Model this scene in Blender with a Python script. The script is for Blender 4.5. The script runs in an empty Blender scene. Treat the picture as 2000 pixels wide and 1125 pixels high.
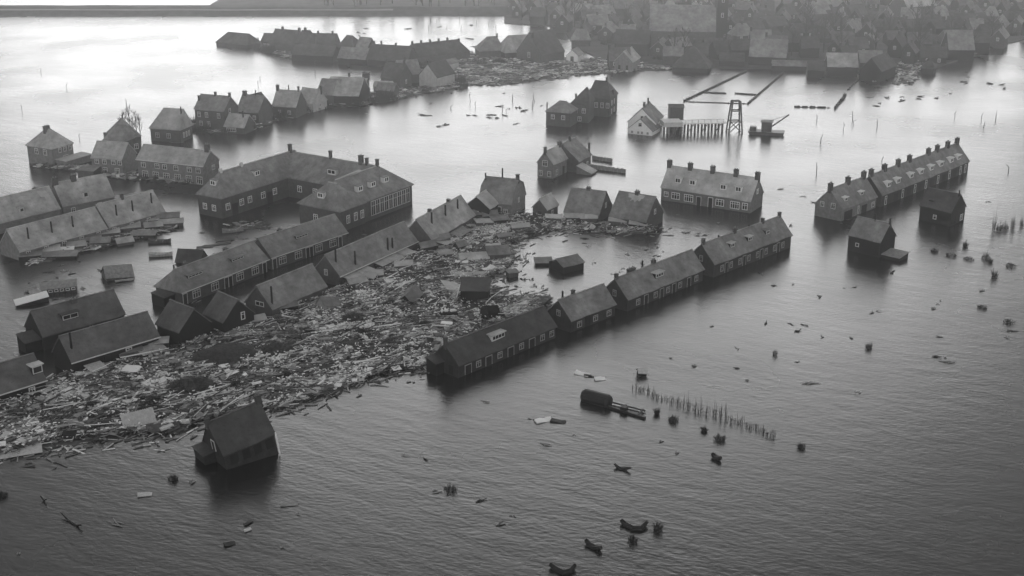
import bpy, math, random
from mathutils import Vector, Matrix, noise
random.seed(11)
R = math.radians
S = bpy.context.scene
COL = S.collection

# ------------------------------------------------------------------ camera, sky, sun, exposure
F = 2500.0                       # focal length in photograph pixels (2000 wide)
PITCH = math.atan(892.5 / F)     # looking down at the flood from about 80 m
HC = 80.0
cam_d = bpy.data.cameras.new('camera')
cam_d.lens = 36.0 * F / 2000.0
cam_d.sensor_width = 36.0
cam_d.clip_end = 20000.0
cam = bpy.data.objects.new('camera', cam_d)
COL.objects.link(cam)
cam.location = (0, 0, HC)
cam.rotation_euler = (math.pi / 2 - PITCH, 0, 0)
S.camera = cam

SUN_EL, SUN_AZ = R(8), R(0)   # azimuth from straight ahead (+Y), negative = towards the west side (-X)
w = bpy.data.worlds.new('World')
S.world = w
w.use_nodes = True
nt = w.node_tree
sky = nt.nodes.new('ShaderNodeTexSky')
sky.sky_type = 'NISHITA'
sky.sun_disc = False
sky.sun_elevation = SUN_EL
sky.sun_rotation = SUN_AZ
sky.air_density = 1.0
sky.dust_density = 0.0
sky.ozone_density = 1.0
bw = nt.nodes.new('ShaderNodeRGBToBW')
nt.links.new(sky.outputs[0], bw.inputs[0])
nt.links.new(bw.outputs[0], nt.nodes['Background'].inputs[0])
nt.nodes['Background'].inputs[1].default_value = 0.15
sun_d = bpy.data.lights.new('sun', 'SUN')
sun_d.energy = 0.6
sun_d.angle = R(45)
sun_d.color = (1, 1, 1)
sun = bpy.data.objects.new('sun', sun_d)
COL.objects.link(sun)
sv = Vector((math.sin(SUN_AZ) * math.cos(SUN_EL), math.cos(SUN_AZ) * math.cos(SUN_EL), math.sin(SUN_EL)))
sun.rotation_euler = sv.to_track_quat('Z', 'Y').to_euler()
sun.location = (0, 0, 300)
S.view_settings.view_transform = 'Standard'
S.view_settings.look = 'None'
S.view_settings.exposure = 1.0
S.view_settings.gamma = 1.0
S.render.engine = 'CYCLES'
S.cycles.use_denoising = True
S.cycles.max_bounces = 6
S.cycles.volume_bounces = 1
S.cycles.diffuse_bounces = 2
S.cycles.glossy_bounces = 3


# ------------------------------------------------------------------ helpers
def gp(px, py, z=0.0):
    """survey point: where the sight line through a photograph pixel meets the level z"""
    x = (px - 1000.0) / F
    y = (py - 562.5) / F
    d = math.sin(PITCH) + y * math.cos(PITCH)
    fw = math.cos(PITCH) - y * math.sin(PITCH)
    t = (HC - z) / d
    return Vector((x * t, fw * t, z))


def ppm(py):
    return F * (math.sin(PITCH) + (py - 562.5) / F * math.cos(PITCH)) / HC


def mat(name, base, var=0.25, scale=1.0, rough=0.85, bump=0.0, bscale=6.0, streak=None, spec=0.3, patch=0.0):
    m = bpy.data.materials.new(name)
    m.use_nodes = True
    n = m.node_tree.nodes
    l = m.node_tree.links
    b = n['Principled BSDF']
    b.inputs['Roughness'].default_value = rough
    b.inputs['Specular IOR Level'].default_value = spec
    tc = n.new('ShaderNodeTexCoord')
    mp = n.new('ShaderNodeMapping')
    l.new(tc.outputs['Object'], mp.inputs[0])
    if streak:
        mp.inputs['Scale'].default_value = streak
    t1 = n.new('ShaderNodeTexNoise')
    t1.inputs['Scale'].default_value = scale
    t1.inputs['Detail'].default_value = 6
    t1.inputs['Roughness'].default_value = 0.65
    l.new(mp.outputs[0], t1.inputs['Vector'])
    cr = n.new('ShaderNodeMapRange')
    cr.inputs['From Min'].default_value = 0.3
    cr.inputs['From Max'].default_value = 0.7
    cr.inputs['To Min'].default_value = base * (1 - var)
    cr.inputs['To Max'].default_value = base * (1 + var)
    l.new(t1.outputs['Fac'], cr.inputs['Value'])
    out = cr.outputs[0]
    if patch:
        t3 = n.new('ShaderNodeTexNoise')
        t3.inputs['Scale'].default_value = .22
        t3.inputs['Detail'].default_value = 3
        oi = n.new('ShaderNodeObjectInfo')
        sc = n.new('ShaderNodeVectorMath')
        sc.operation = 'ADD'
        l.new(tc.outputs['Object'], sc.inputs[0])
        l.new(oi.outputs['Location'], sc.inputs[1])
        l.new(sc.outputs[0], t3.inputs['Vector'])
        m3 = n.new('ShaderNodeMapRange')
        m3.inputs['From Min'].default_value = .35
        m3.inputs['From Max'].default_value = .65
        m3.inputs['To Min'].default_value = 1 - patch
        m3.inputs['To Max'].default_value = 1 + patch
        l.new(t3.outputs['Fac'], m3.inputs['Value'])
        t4 = n.new('ShaderNodeTexNoise')
        t4.inputs['Scale'].default_value = 2.6
        t4.inputs['Detail'].default_value = 2
        l.new(tc.outputs['Object'], t4.inputs['Vector'])
        m4 = n.new('ShaderNodeMapRange')
        m4.inputs['From Min'].default_value = .62
        m4.inputs['From Max'].default_value = .72
        m4.inputs['To Min'].default_value = 1.0
        m4.inputs['To Max'].default_value = 1 - patch * 1.4
        l.new(t4.outputs['Fac'], m4.inputs['Value'])
        mu = n.new('ShaderNodeMath')
        mu.operation = 'MULTIPLY'
        l.new(out, mu.inputs[0])
        l.new(m3.outputs[0], mu.inputs[1])
        mv = n.new('ShaderNodeMath')
        mv.operation = 'MULTIPLY'
        l.new(mu.outputs[0], mv.inputs[0])
        l.new(m4.outputs[0], mv.inputs[1])
        out = mv.outputs[0]
    l.new(out, b.inputs['Base Color'])
    if bump:
        t2 = n.new('ShaderNodeTexNoise')
        t2.inputs['Scale'].default_value = bscale
        t2.inputs['Detail'].default_value = 4
        l.new(tc.outputs['Object'], t2.inputs['Vector'])
        bp = n.new('ShaderNodeBump')
        bp.inputs['Strength'].default_value = bump
        bp.inputs['Distance'].default_value = 0.2
        l.new(t2.outputs['Fac'], bp.inputs['Height'])
        l.new(bp.outputs[0], b.inputs['Normal'])
    return m


M = {
    'roof':   mat('roof_tiles_grey', 0.205, 0.34, 0.7, 0.8, 0.35, 5.0, patch=.22),
    'roofd':  mat('roof_tiles_dark', 0.06, 0.35, 0.7, 0.8, 0.35, 5.0, patch=.22),
    'roofdm': mat('roof_tiles_slate', 0.105, 0.36, 0.7, 0.8, 0.35, 5.0, patch=.22),
    'roofm':  mat('roof_tiles_worn_hazed', 0.36, 0.32, 0.6, 0.8, 0.35, 5.0, patch=.22),  # worn tiles, lightened further so the colour carries haze over far-left roofs
    'roofl':  mat('roof_tiles_pale', 0.46, 0.22, 0.6, 0.8, 0.3, 5.0, patch=.22),
    'brick':  mat('brick_wall', 0.075, 0.3, 1.4, 0.9, 0.2, 8.0),  # raised so the colour itself carries haze on left and rear walls
    'brickm': mat('brick_wall_hazed', 0.17, 0.3, 1.4, 0.9, 0.2, 8.0),  # lighter brick, likewise lifted in place of haze
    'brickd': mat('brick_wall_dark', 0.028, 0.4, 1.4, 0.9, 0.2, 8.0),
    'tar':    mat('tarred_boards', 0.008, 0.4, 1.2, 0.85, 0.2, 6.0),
    'pale':   mat('pale_plaster', 0.42, 0.2, 0.9, 0.85, 0.1, 4.0),
    'white':  mat('white_paint', 0.85, 0.08, 1.5, 0.6),
    'dull':   mat('dull_white_paint', 0.58, 0.2, 1.5, 0.7),
    'chim':   mat('chimney_brick', 0.06, 0.3, 2.0, 0.9),
    'dark':   mat('dark_door_and_opening_shade', 0.012, 0.2, 2.0, 0.9),  # dark doors, and the shade inside openings put into a flat colour
    'wood':   mat('wet_timber', 0.085, 0.4, 2.0, 0.8),
    'wood2':  mat('grey_timber', 0.27, 0.35, 2.0, 0.8),
    'wood3':  mat('pale_timber', 0.52, 0.25, 2.0, 0.8),
    'wood4':  mat('bleached_timber', 0.8, 0.15, 2.0, 0.8),
    'black':  mat('black_wet_wood', 0.015, 0.4, 2.0, 0.6),
    'twig':   mat('bare_twigs', 0.03, 0.4, 2.0, 0.9),
    'straw':  mat('matted_straw', 0.05, 0.5, 1.6, 0.95, 0.8, 3.0),
    'earth':  mat('wet_earth', 0.06, 0.5, 0.12, 0.95, 0.5, 0.6),
    'sheet':  mat('zinc_sheet', 0.5, 0.2, 0.8, 0.45),
    'steel':  mat('steel', 0.06, 0.3, 2.0, 0.5),
}
gm = bpy.data.materials.new('window_glass')
gm.use_nodes = True
gb = gm.node_tree.nodes['Principled BSDF']
gb.inputs['Base Color'].default_value = (0.015, 0.015, 0.015, 1)
gb.inputs['Roughness'].default_value = 0.12
M['glass'] = gm


class MB:
    def __init__(s):
        s.v, s.f, s.m = [], [], []

    def add(s, vs, fs, mi=0):
        n = len(s.v)
        s.v += [tuple(v) for v in vs]
        s.f += [tuple(i + n for i in f) for f in fs]
        s.m += [mi] * len(fs)
        return s

    BF = ((0, 3, 2, 1), (4, 5, 6, 7), (0, 1, 5, 4), (1, 2, 6, 5), (2, 3, 7, 6), (3, 0, 4, 7))

    def box(s, x0, x1, y0, y1, z0, z1, mi=0, T=None):
        vs = [Vector(p) for p in ((x0, y0, z0), (x1, y0, z0), (x1, y1, z0), (x0, y1, z0),
                                  (x0, y0, z1), (x1, y0, z1), (x1, y1, z1), (x0, y1, z1))]
        if T is not None:
            vs = [T @ p for p in vs]
        return s.add(vs, MB.BF, mi)

    def bar(s, a, b, wd, h, mi=0):
        a, b = Vector(a), Vector(b)
        d = (b - a)
        q = d.to_track_quat('X', 'Z').to_matrix().to_4x4()
        return s.box(0, d.length, -wd / 2, wd / 2, -h / 2, h / 2, mi, Matrix.Translation(a) @ q)

    def tube(s, pts, rad, n=6, mi=0):
        rings = []
        pts = [Vector(p) for p in pts]
        for i, p in enumerate(pts):
            d = (pts[min(i + 1, len(pts) - 1)] - pts[max(i - 1, 0)]).normalized()
            q = d.to_track_quat('Z', 'Y')
            rings.append([p + q @ Vector((math.cos(k * 2 * math.pi / n) * rad[i], math.sin(k * 2 * math.pi / n) * rad[i], 0)) for k in range(n)])
        vs = [p for r in rings for p in r]
        fs = []
        for i in range(len(rings) - 1):
            for k in range(n):
                fs.append((i * n + k, i * n + (k + 1) % n, (i + 1) * n + (k + 1) % n, (i + 1) * n + k))
        fs.append(tuple(reversed(range(n))))
        fs.append(tuple((len(rings) - 1) * n + k for k in range(n)))
        return s.add(vs, fs, mi)

    def mesh(s, name, mats):
        me = bpy.data.meshes.new(name)
        me.from_pydata(s.v, [], s.f)
        for m in (mats if isinstance(mats, (list, tuple)) else [mats]):
            me.materials.append(M[m] if isinstance(m, str) else m)
        if any(s.m):
            me.polygons.foreach_set('material_index', s.m)
        me.update()
        return me

    def build(s, name, mats, parent=None, loc=None, rot=None):
        return link(name, s.mesh(name, mats), parent, loc, rot)


def link(name, data, parent=None, loc=None, rot=None):
    o = bpy.data.objects.new(name, data)
    COL.objects.link(o)
    if parent:
        o.parent = parent
    if loc is not None:
        o.location = loc
    if rot is not None:
        o.rotation_euler = rot
    return o


def tag(o, label=None, cat=None, group=None, kind=None):
    if label:
        o['label'] = label
    if cat:
        o['category'] = cat
    if group:
        o['group'] = group
    if kind:
        o['kind'] = kind
    return o


def empty(name, loc, rz=0.0, rot=None):
    o = link(name, None, None, loc, rot or (0, 0, rz))
    o.empty_display_size = 0.5
    return o


_wc = {}
FACE = {'front': 0.0, 'left': -math.pi / 2, 'right': math.pi / 2, 'back': math.pi}


def window(parent, p, face, wd, h, cols=2, bar=0.13, fm='white', name='window', transom=True):
    """white frame with glazing bars, a dark pane set back behind them"""
    key = (round(wd, 2), round(h, 2), cols, bar, fm, transom)
    if key not in _wc:
        b = MB()
        t = bar
        b.box(-wd / 2, -wd / 2 + t, -.09, .0, 0, h)
        b.box(wd / 2 - t, wd / 2, -.09, .0, 0, h)
        b.box(-wd / 2 + t, wd / 2 - t, -.09, .0, 0, t)
        b.box(-wd / 2 + t, wd / 2 - t, -.09, .0, h - t, h)
        for k in range(1, cols):
            x = -wd / 2 + wd * k / cols
            b.box(x - t * .4, x + t * .4, -.08, .0, t, h - t)
        if transom and h > .9:
            b.box(-wd / 2 + t, wd / 2 - t, -.075, .0, h * .64, h * .64 + t * .7)
        g = MB().box(-wd / 2 + t, wd / 2 - t, -.03, .0, t, h - t)
        _wc[key] = (b.mesh('window', fm), g.mesh('pane', 'glass'))
    f, g = _wc[key]
    o = link(name, f, parent, p, (0, 0, FACE[face]))
    link('pane', g, o)
    return o


def door(parent, p, face, wd, h, m='dark', frame=None):
    o = link('door', MB().box(-wd / 2, wd / 2, -.05, .0, 0, h).mesh('door', m), parent, p, (0, 0, FACE[face]))
    if frame:
        b = MB()
        b.box(-wd / 2 - .1, -wd / 2, -.09, 0, 0, h)
        b.box(wd / 2, wd / 2 + .1, -.09, 0, 0, h)
        b.box(-wd / 2 - .1, wd / 2 + .1, -.09, 0, h, h + .12)
        b.build('frame', frame, o)
    return o


def gable_roof(L, d, he, rise, th=.16, seed=0.0, wob=.05, y0=0.0, gam=None):
    nx = max(3, int(L / 1.3))
    if gam:
        prof = [(0, 0), (.09, .36), (.19, .72), (.35, .87), (.5, 1), (.65, .87), (.81, .72), (.91, .36), (1, 0)]
    else:
        prof = [(t, 1 - abs(2 * t - 1)) for t in (0, .12, .25, .38, .5, .62, .75, .88, 1)]
    ny = len(prof)
    b = MB()
    vs = []
    for lay in (0, 1):
        for i in range(nx + 1):
            x = L * i / nx
            for j, (t, hgt) in enumerate(prof):
                z = he + rise * hgt + wob * noise.noise(Vector((x * .35 + seed, t * 4, seed))) * 1.4
                vs.append((x, y0 + d * t, z - lay * th))
    K = (nx + 1) * ny
    fs = []
    for i in range(nx):
        for j in range(ny - 1):
            a = i * ny + j
            fs.append((a, a + ny, a + ny + 1, a + 1))
            fs.append((K + a, K + a + 1, K + a + ny + 1, K + a + ny))
        a = i * ny
        fs.append((a, K + a, K + a + ny, a + ny))
        a = i * ny + ny - 1
        fs.append((a, a + ny, K + a + ny, K + a))
    for j in range(ny - 1):
        fs.append((j, j + 1, K + j + 1, K + j))
        a = nx * ny + j
        fs.append((a, K + a, K + a + 1, a + 1))
    return b.add(vs, fs)


def hip_roof(L, d, he, rise, h0, h1, th=.18):
    b = MB()
    e = [(0, 0), (L, 0), (L, d), (0, d)]
    vs = [(x, y, he - th) for x, y in e] + [(x, y, he) for x, y in e] + [(h0, d / 2, he + rise), (L - h1, d / 2, he + rise)]
    fs = [(0, 3, 2, 1), (0, 1, 5, 4), (1, 2, 6, 5), (2, 3, 7, 6), (3, 0, 4, 7),
          (4, 5, 9, 8), (5, 6, 9), (6, 7, 8, 9), (7, 4, 8)]
    return b.add(vs, fs)


def house(name, label, E1, E2, he, d, rise, cat='house', group=None, wm='brick', rm='roof', hip=None, ch=(), dorm=(), front=(),
          gl=(), gr=(), ov=.3, ridge=True, gutter=None, tilt=None, gam=False, lean=(), stacks=(), und=.13, fm='dull'):
    """E1, E2: pixels of the front eave's two ends; he: eave height over the water; d: depth in metres or the pixel of the rear eave"""
    a, b = gp(*E1, he), gp(*E2, he)
    u = b - a
    L = u.length
    ang = math.atan2(u.y, u.x)
    nrm = Vector((-math.sin(ang), math.cos(ang), 0))
    if isinstance(d, tuple):
        d = abs((gp(*d, he) - a).dot(nrm))
    root = empty(name, (a.x, a.y, 0), ang)
    if tilt:
        root.rotation_euler = (R(tilt[0]), R(tilt[1]), ang)
    tag(root, label, cat, group)
    sd = random.random() * 50
    gx = .15
    hm = d / 2
    sl = rise / hm
    # walls
    wb = MB()
    zt = he + sl * ov - .2
    if hip:
        wb.box(gx + .15, L - gx - .15, ov, d - ov, -2.2, he - .05)
    else:
        y0, y1 = ov, d - ov
        if gam:
            pr = [(y0, -2.2), (y1, -2.2), (y1, he + .05), (d * .81, he + rise * .72 - .2), (hm, he + rise - .2), (d * .19, he + rise * .72 - .2), (y0, he + .05)]
        else:
            pr = [(y0, -2.2), (y1, -2.2), (y1, zt), (hm, he + rise - .2), (y0, zt)]
        n = len(pr)
        vs = [(gx, y, z) for y, z in pr] + [(L - gx, y, z) for y, z in pr]
        fs = [tuple(reversed(range(n))), tuple(range(n, 2 * n))] + [(i, (i + 1) % n, n + (i + 1) % n, n + i) for i in range(n)]
        wb.add(vs, fs)
    wb.build('wall', wm, root)
    # roof
    rb = hip_roof(L, d, he, rise, *hip) if hip else gable_roof(L, d, he, rise, seed=sd, gam=gam, wob=und)
    ro = rb.build('roof', rm, root)
    if ridge:
        x0, x1 = (hip[0], L - hip[1]) if hip else (0, L)
        MB().bar((x0, hm, he + rise + .02), (x1, hm, he + rise + .02), .34, .16).build('ridge', rm, ro)
    if gutter:
        MB().bar((-.05, -.08, he - .1), (L + .05, -.08, he - .1), .16, .14).build('gutter', gutter, root)

    def zr(y, x=None):
        t = y / d
        k = 1 - abs(2 * t - 1)
        if hip and x is not None:
            k = max(0, min(k, x / max(hip[0], .01), (L - x) / max(hip[1], .01)))
        if gam:
            k = k / .38 * .72 if k < .38 else .72 + (k - .38) / .62 * .28
        return he + rise * k
    for c in ch:
        t, yf, cw, cd, hh = c[:5]
        x, y = t * L, yf * d
        zb = zr(y, x)
        cb = MB().box(x - cw / 2, x + cw / 2, y - cd / 2, y + cd / 2, zb - .9, zb + hh)
        cb.box(x - cw / 2 - .06, x + cw / 2 + .06, y - cd / 2 - .06, y + cd / 2 + .06, zb + hh, zb + hh + .14)
        co = cb.build('chimney', 'chim', root)
        if cw > .7:
            pb = MB()
            for k in (-.25, .25):
                pb.tube([(x + cw * k, y, zb + hh + .14), (x + cw * k, y, zb + hh + .5)], [.13, .1], 6)
            pb.build('chimney_pots', 'brickm', co)
    for t, yf, hh in stacks:
        x, y = t * L, yf * d
        zb = zr(y, x)
        MB().tube([(x, y, zb - .4), (x, y, zb + hh)], [.2, .17], 6).build('stovepipe', 'tar', root)
    for dm in dorm:
        t, s, dw, dh = dm[:4]
        dmat = dm[4] if len(dm) > 4 else 'brick'
        cols = dm[5] if len(dm) > 5 else 2
        x, yf = t * L, s * hm
        zf = he + sl * yf
        dep = min((dh + .1) / sl, hm - yf + .2)
        db = MB().box(x - dw / 2, x + dw / 2, yf, yf + dep, zf - .1, zf + dh)
        do = db.build('dormer', dmat, root)
        MB().box(x - dw / 2 - .18, x + dw / 2 + .18, yf - .25, yf + dep + .1, zf + dh, zf + dh + .14).build('dormer_roof', dm[6] if len(dm) > 6 else rm, do)
        window(do, (x, yf - .003, zf + .08), 'front', dw - .16, dh - .14, cols, .13 if dw < 3 else .1, transom=False, fm='white' if dmat == 'white' else 'wood3')
    for wn in front:
        t, z, ww, hh = wn[:4]
        k = wn[4] if len(wn) > 4 else 2
        if k == 'door':
            door(root, (t * L, ov - .002, z), 'front', ww, hh, *(wn[5:] or ('dark', fm)))
        elif k == 'open':
            link('opening_shade', MB().box(-ww / 2, ww / 2, -.03, 0, 0, hh).mesh('opening_shade', 'dark'), root, (t * L, ov - .002, z))  # wall is uncut: raised panel with the hole's shade as its colour
        else:
            window(root, (t * L, ov - .002, z), 'front', ww, hh, k, fm=fm)
    for side, lst in (('left', gl), ('right', gr)):
        for wn in lst:
            yf, z, ww, hh = wn[:4]
            k = wn[4] if len(wn) > 4 else 2
            p = ((gx - .002) if side == 'left' else (L - gx + .002), yf * d, z)
            if hip:
                p = ((gx + .148) if side == 'left' else (L - gx - .148), yf * d, z)
            if k == 'door':
                door(root, p, side, ww, hh, *(wn[5:] or ('dark',)))
            else:
                window(root, p, side, ww, hh, k, fm=fm)
    for ln in lean:
        # lean-to: (x0, x1, y0, y1, top at y1 side, low at y0 side, wall mat, roof mat)
        x0, x1, ya, yb, zh, zl, lm, lr = ln
        lb = MB()
        lb.add([(x0, ya, -2), (x1, ya, -2), (x1, yb, -2), (x0, yb, -2), (x0, ya, zl), (x1, ya, zl), (x1, yb, zh), (x0, yb, zh)], MB.BF)
        lo = lb.build('lean_to', lm, root)
        rb = MB()
        e = .2
        rb.add([(x0 - e, ya - e, zl + .01), (x1 + e, ya - e, zl + .01), (x1 + e, yb, zh + .01), (x0 - e, yb, zh + .01),
                (x0 - e, ya - e, zl + .12), (x1 + e, ya - e, zl + .12), (x1 + e, yb, zh + .12), (x0 - e, yb, zh + .12)], MB.BF)
        rb.build('lean_to_roof', lr, lo)
    root['len'] = L
    root['dep'] = d
    return root


# ------------------------------------------------------------------ water, dike, land
def water_mat():
    m = bpy.data.materials.new('flood_water')
    m.use_nodes = True
    n, l = m.node_tree.nodes, m.node_tree.links
    b = n['Principled BSDF']
    b.inputs['Base Color'].default_value = (0.014, 0.014, 0.014, 1)
    b.inputs['Roughness'].default_value = 0.25
    b.inputs['IOR'].default_value = 1.333
    tc = n.new('ShaderNodeTexCoord')

    def wave(scale, rot, stretch, detail):
        mp = n.new('ShaderNodeMapping')
        mp.vector_type = 'TEXTURE'
        mp.inputs['Rotation'].default_value = (0, 0, R(rot))
        mp.inputs['Scale'].default_value = (1 / stretch, 1, 1)
        l.new(tc.outputs['Object'], mp.inputs[0])
        t = n.new('ShaderNodeTexNoise')
        t.inputs['Scale'].default_value = scale
        t.inputs['Detail'].default_value = detail
        l.new(mp.outputs[0], t.inputs['Vector'])
        return t.outputs['Fac']
    w1 = wave(.42, -30, .42, 5)
    w2 = wave(1.7, -15, .6, 5)
    big = n.new('ShaderNodeTexNoise')
    big.inputs['Scale'].default_value = .012
    big.inputs['Detail'].default_value = 3
    l.new(tc.outputs['Object'], big.inputs['Vector'])
    mr = n.new('ShaderNodeMapRange')
    mr.inputs['From Min'].default_value = .35
    mr.inputs['From Max'].default_value = .65
    mr.inputs['To Min'].default_value = .45
    mr.inputs['To Max'].default_value = 1.0
    l.new(big.outputs['Fac'], mr.inputs['Value'])
    wr = n.new('ShaderNodeTexNoise')
    wr.inputs['Scale'].default_value = .03
    wr.inputs['Detail'].default_value = 5
    l.new(tc.outputs['Object'], wr.inputs['Vector'])
    mw = n.new('ShaderNodeMapRange')
    mw.inputs['From Min'].default_value = .35
    mw.inputs['From Max'].default_value = .65
    mw.inputs['To Min'].default_value = .22
    mw.inputs['To Max'].default_value = .29
    l.new(wr.outputs['Fac'], mw.inputs['Value'])
    l.new(mw.outputs[0], b.inputs['Roughness'])
    ad = n.new('ShaderNodeMath')
    ad.operation = 'MULTIPLY_ADD'
    ad.inputs[1].default_value = .6
    l.new(w2, ad.inputs[0])
    l.new(w1, ad.inputs[2])
    bp = n.new('ShaderNodeBump')
    bp.inputs['Distance'].default_value = .1
    l.new(mr.outputs[0], bp.inputs['Strength'])
    l.new(ad.outputs[0], bp.inputs['Height'])
    l.new(bp.outputs[0], b.inputs['Normal'])
    return m


M['water'] = water_mat()
wb = MB()
wb.add([(-4000, -1500, 0), (4000, -1500, 0), (4000, 6000, 0), (-4000, 6000, 0)], [(0, 1, 2, 3)])
tag(wb.build('water', 'water'), kind='structure')


def strip(name, prof, x0, x1, m, n=40, amp=1.0, ramp=0.0):
    """a bank running along X: prof = [(y, z), ...]"""
    b = MB()
    vs, fs = [], []
    k = len(prof)
    for i in range(n + 1):
        x = x0 + (x1 - x0) * i / n
        j = noise.noise(Vector((x * .02, 0, 3))) * amp
        for y, z in prof:
            if ramp:
                z = z * min(1, (x - x0) / ramp) - .4 * (x - x0 < 1)
            vs.append((x, y + j, z + (.25 * noise.noise(Vector((x * .05, y * .1, 1))) if z > 0 else 0)))
    for i in range(n):
        for q in range(k - 1):
            fs.append((i * k + q, (i + 1) * k + q, (i + 1) * k + q + 1, i * k + q + 1))
    return b.add(vs, fs).build(name, m)


M['grass'] = mat('dike_grass', .055, .45, .25, .95, .4, .8)
M['road'] = mat('dike_road', .22, .2, .1, .9)
tag(strip('dike', [(590, -1), (596, .4), (605, 3.0), (610, 3.1), (620, -1)], -420, 120, 'grass', 90), kind='structure')
tag(strip('road', [(599.5, 1.65), (602.5, 1.95)], -420, -55, 'road', 60, 1.0), kind='structure')
bpy.data.objects['road'].location.z = .35

tag(strip('terrain', [(613, 2.2), (640, 3.4), (800, 3.4)], -150, 40, 'earth', 60, 1.0, 110.0), kind='structure')


def land(name, poly, z, m, step=6.0):
    pts = [gp(*p) for p in poly]
    n = len(pts)
    b = MB()
    vs = [(p.x, p.y, z) for p in pts] + [(p.x, p.y, -1.5) for p in pts]
    fs = [tuple(range(n))] + [(i, n + i, n + (i + 1) % n, (i + 1) % n) for i in range(n)]
    return tag(b.add(vs, fs).build(name, m), kind='structure')


TOWN = [(985, 46), (1100, 54), (1120, 90), (1205, 134), (1300, 131), (1400, 134), (1580, 138), (1690, 146), (1750, 142), (1820, 137), (1890, 112),
        (1950, 90), (2010, 76), (2400, 60), (2400, -90), (1000, -90), (960, 24), (985, 30)]
land('ground', list(reversed(TOWN)), .35, 'earth')


def inpoly(x, y, P):
    c = False
    j = len(P) - 1
    for i in range(len(P)):
        if (P[i][1] > y) != (P[j][1] > y) and x < (P[j][0] - P[i][0]) * (y - P[i][1]) / (P[j][1] - P[i][1]) + P[i][0]:
            c = not c
        j = i
    return c


# ------------------------------------------------------------------ the near terrace (four stepped blocks)
def tx(x, E1, E2):
    return (x - E1[0]) / (E2[0] - E1[0])


def run(E1, E2, xs, z, wd, h, k=2):
    return [(tx(x, E1, E2), z, wd, h, k) for x in xs]


E1, E2 = (896, 716), (1089, 637.5)
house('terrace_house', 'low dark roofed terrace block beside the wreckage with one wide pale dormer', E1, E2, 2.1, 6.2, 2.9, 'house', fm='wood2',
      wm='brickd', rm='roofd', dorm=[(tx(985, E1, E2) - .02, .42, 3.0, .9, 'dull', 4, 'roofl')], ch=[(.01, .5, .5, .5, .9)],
      front=[(t, .1, 1.3, 1.5, 'door', 'dark', 'wood2') for t in (.1, .3, .52, .74)] + [(t, .5, 1.1, 1.1, 2) for t in (.2, .41, .63, .85, .95)],
      gl=[(.3, .2, 1.0, 1.6, 'door')], lean=[(-1.6, .1, 3.4, 5.6, 2.6, 2.0, 'tar', 'roofd')])
E1, E2 = (1116, 627.5), (1205, 594)
house('terrace_house', 'short terrace block with plain worn roof between two longer dark blocks', E1, E2, 2.2, 6.2, 3.0, 'house', fm='wood2',
      wm='brickd', rm='roof', ch=[(.35, .56, .55, .5, .9)], stacks=[(.12, .55, 1.5)],
      front=[(t, .4, 1.2, 1.1, 2) for t in (.2, .55, .85)] + [(.38, 0, 1.0, 1.7, 'door', 'dark', 'dark')], gl=[(.5, 2.3, .9, 1.1)])
E1, E2 = (1227, 586), (1377, 526)
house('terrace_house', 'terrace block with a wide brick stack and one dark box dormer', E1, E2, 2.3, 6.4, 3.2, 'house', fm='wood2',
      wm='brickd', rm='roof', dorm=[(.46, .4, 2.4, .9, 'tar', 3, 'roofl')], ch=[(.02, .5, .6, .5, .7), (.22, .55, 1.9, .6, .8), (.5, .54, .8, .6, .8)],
      stacks=[(.36, .55, 1.6)], front=[(t, .45, 1.1, 1.15, 2) for t in (.14, .36, .52, .68, .9)] + [(t, 0, 1.0, 1.7, 'door', 'dark', 'wood2') for t in (.24, .44, .6, .8)],
      gl=[(.5, 2.2, .8, 1.2)])
E1, E2 = (1396, 517), (1549, 459)
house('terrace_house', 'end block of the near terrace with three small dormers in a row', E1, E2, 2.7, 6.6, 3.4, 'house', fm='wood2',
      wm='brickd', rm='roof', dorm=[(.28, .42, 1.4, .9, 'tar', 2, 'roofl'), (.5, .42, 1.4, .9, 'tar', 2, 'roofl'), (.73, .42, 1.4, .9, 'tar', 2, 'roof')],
      ch=[(.02, .5, .6, .5, .8), (.4, .5, .75, .5, .7), (.76, .5, .6, .5, .7), (.985, .5, .7, .5, .7)], stacks=[(.21, .52, .6), (.59, .52, .6)],
      front=run(E1, E2, range(1412, 1546, 17), .6, 1.0, 1.3) + [(t, .1, .9, 1.9, 'door', 'dark', 'wood2') for t in (.16, .38, .6, .82)], gl=[(.5, 2.6, .8, 1.2)])

# ------------------------------------------------------------------ white-dormered block and the long terrace beyond
E1, E2 = (1289.5, 366.5), (1467, 393)
house('terrace_house', 'terrace block with five ridge stacks and four white dormers', E1, E2, 2.9, 8.0, 4.4, 'house', wm='brickm', rm='roofl', fm='white',
      dorm=[(tx(x, E1, E2), .3, 1.5, 1.25, 'white', 2, 'dull') for x in (1320, 1349, 1409, 1438)],
      ch=[(t, .5, 1.0, .8, 1.1) for t in (.015, .25, .5, .755, .985)],
      front=[(tx(1301, E1, E2), .9, 1.1, 1.2, 2), (tx(1320, E1, E2), .6, 2.0, 1.6, 3), (tx(1346, E1, E2), .5, 2.2, 1.7, 4),
             (tx(1366, E1, E2), 0, 1.0, 2.0, 'door', 'dark', 'dull'), (tx(1389, E1, E2), 0, 1.0, 2.2, 'door', 'dark', 'white'),
             (tx(1407, E1, E2), .6, 2.0, 1.6, 3), (tx(1436, E1, E2), .5, 2.2, 1.7, 4), (tx(1455, E1, E2), .6, 1.3, 1.6, 2)], gr=[(.5, 3.6, 1.0, 1.2)])
E1, E2 = (1646, 410), (1715, 383.7)
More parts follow.
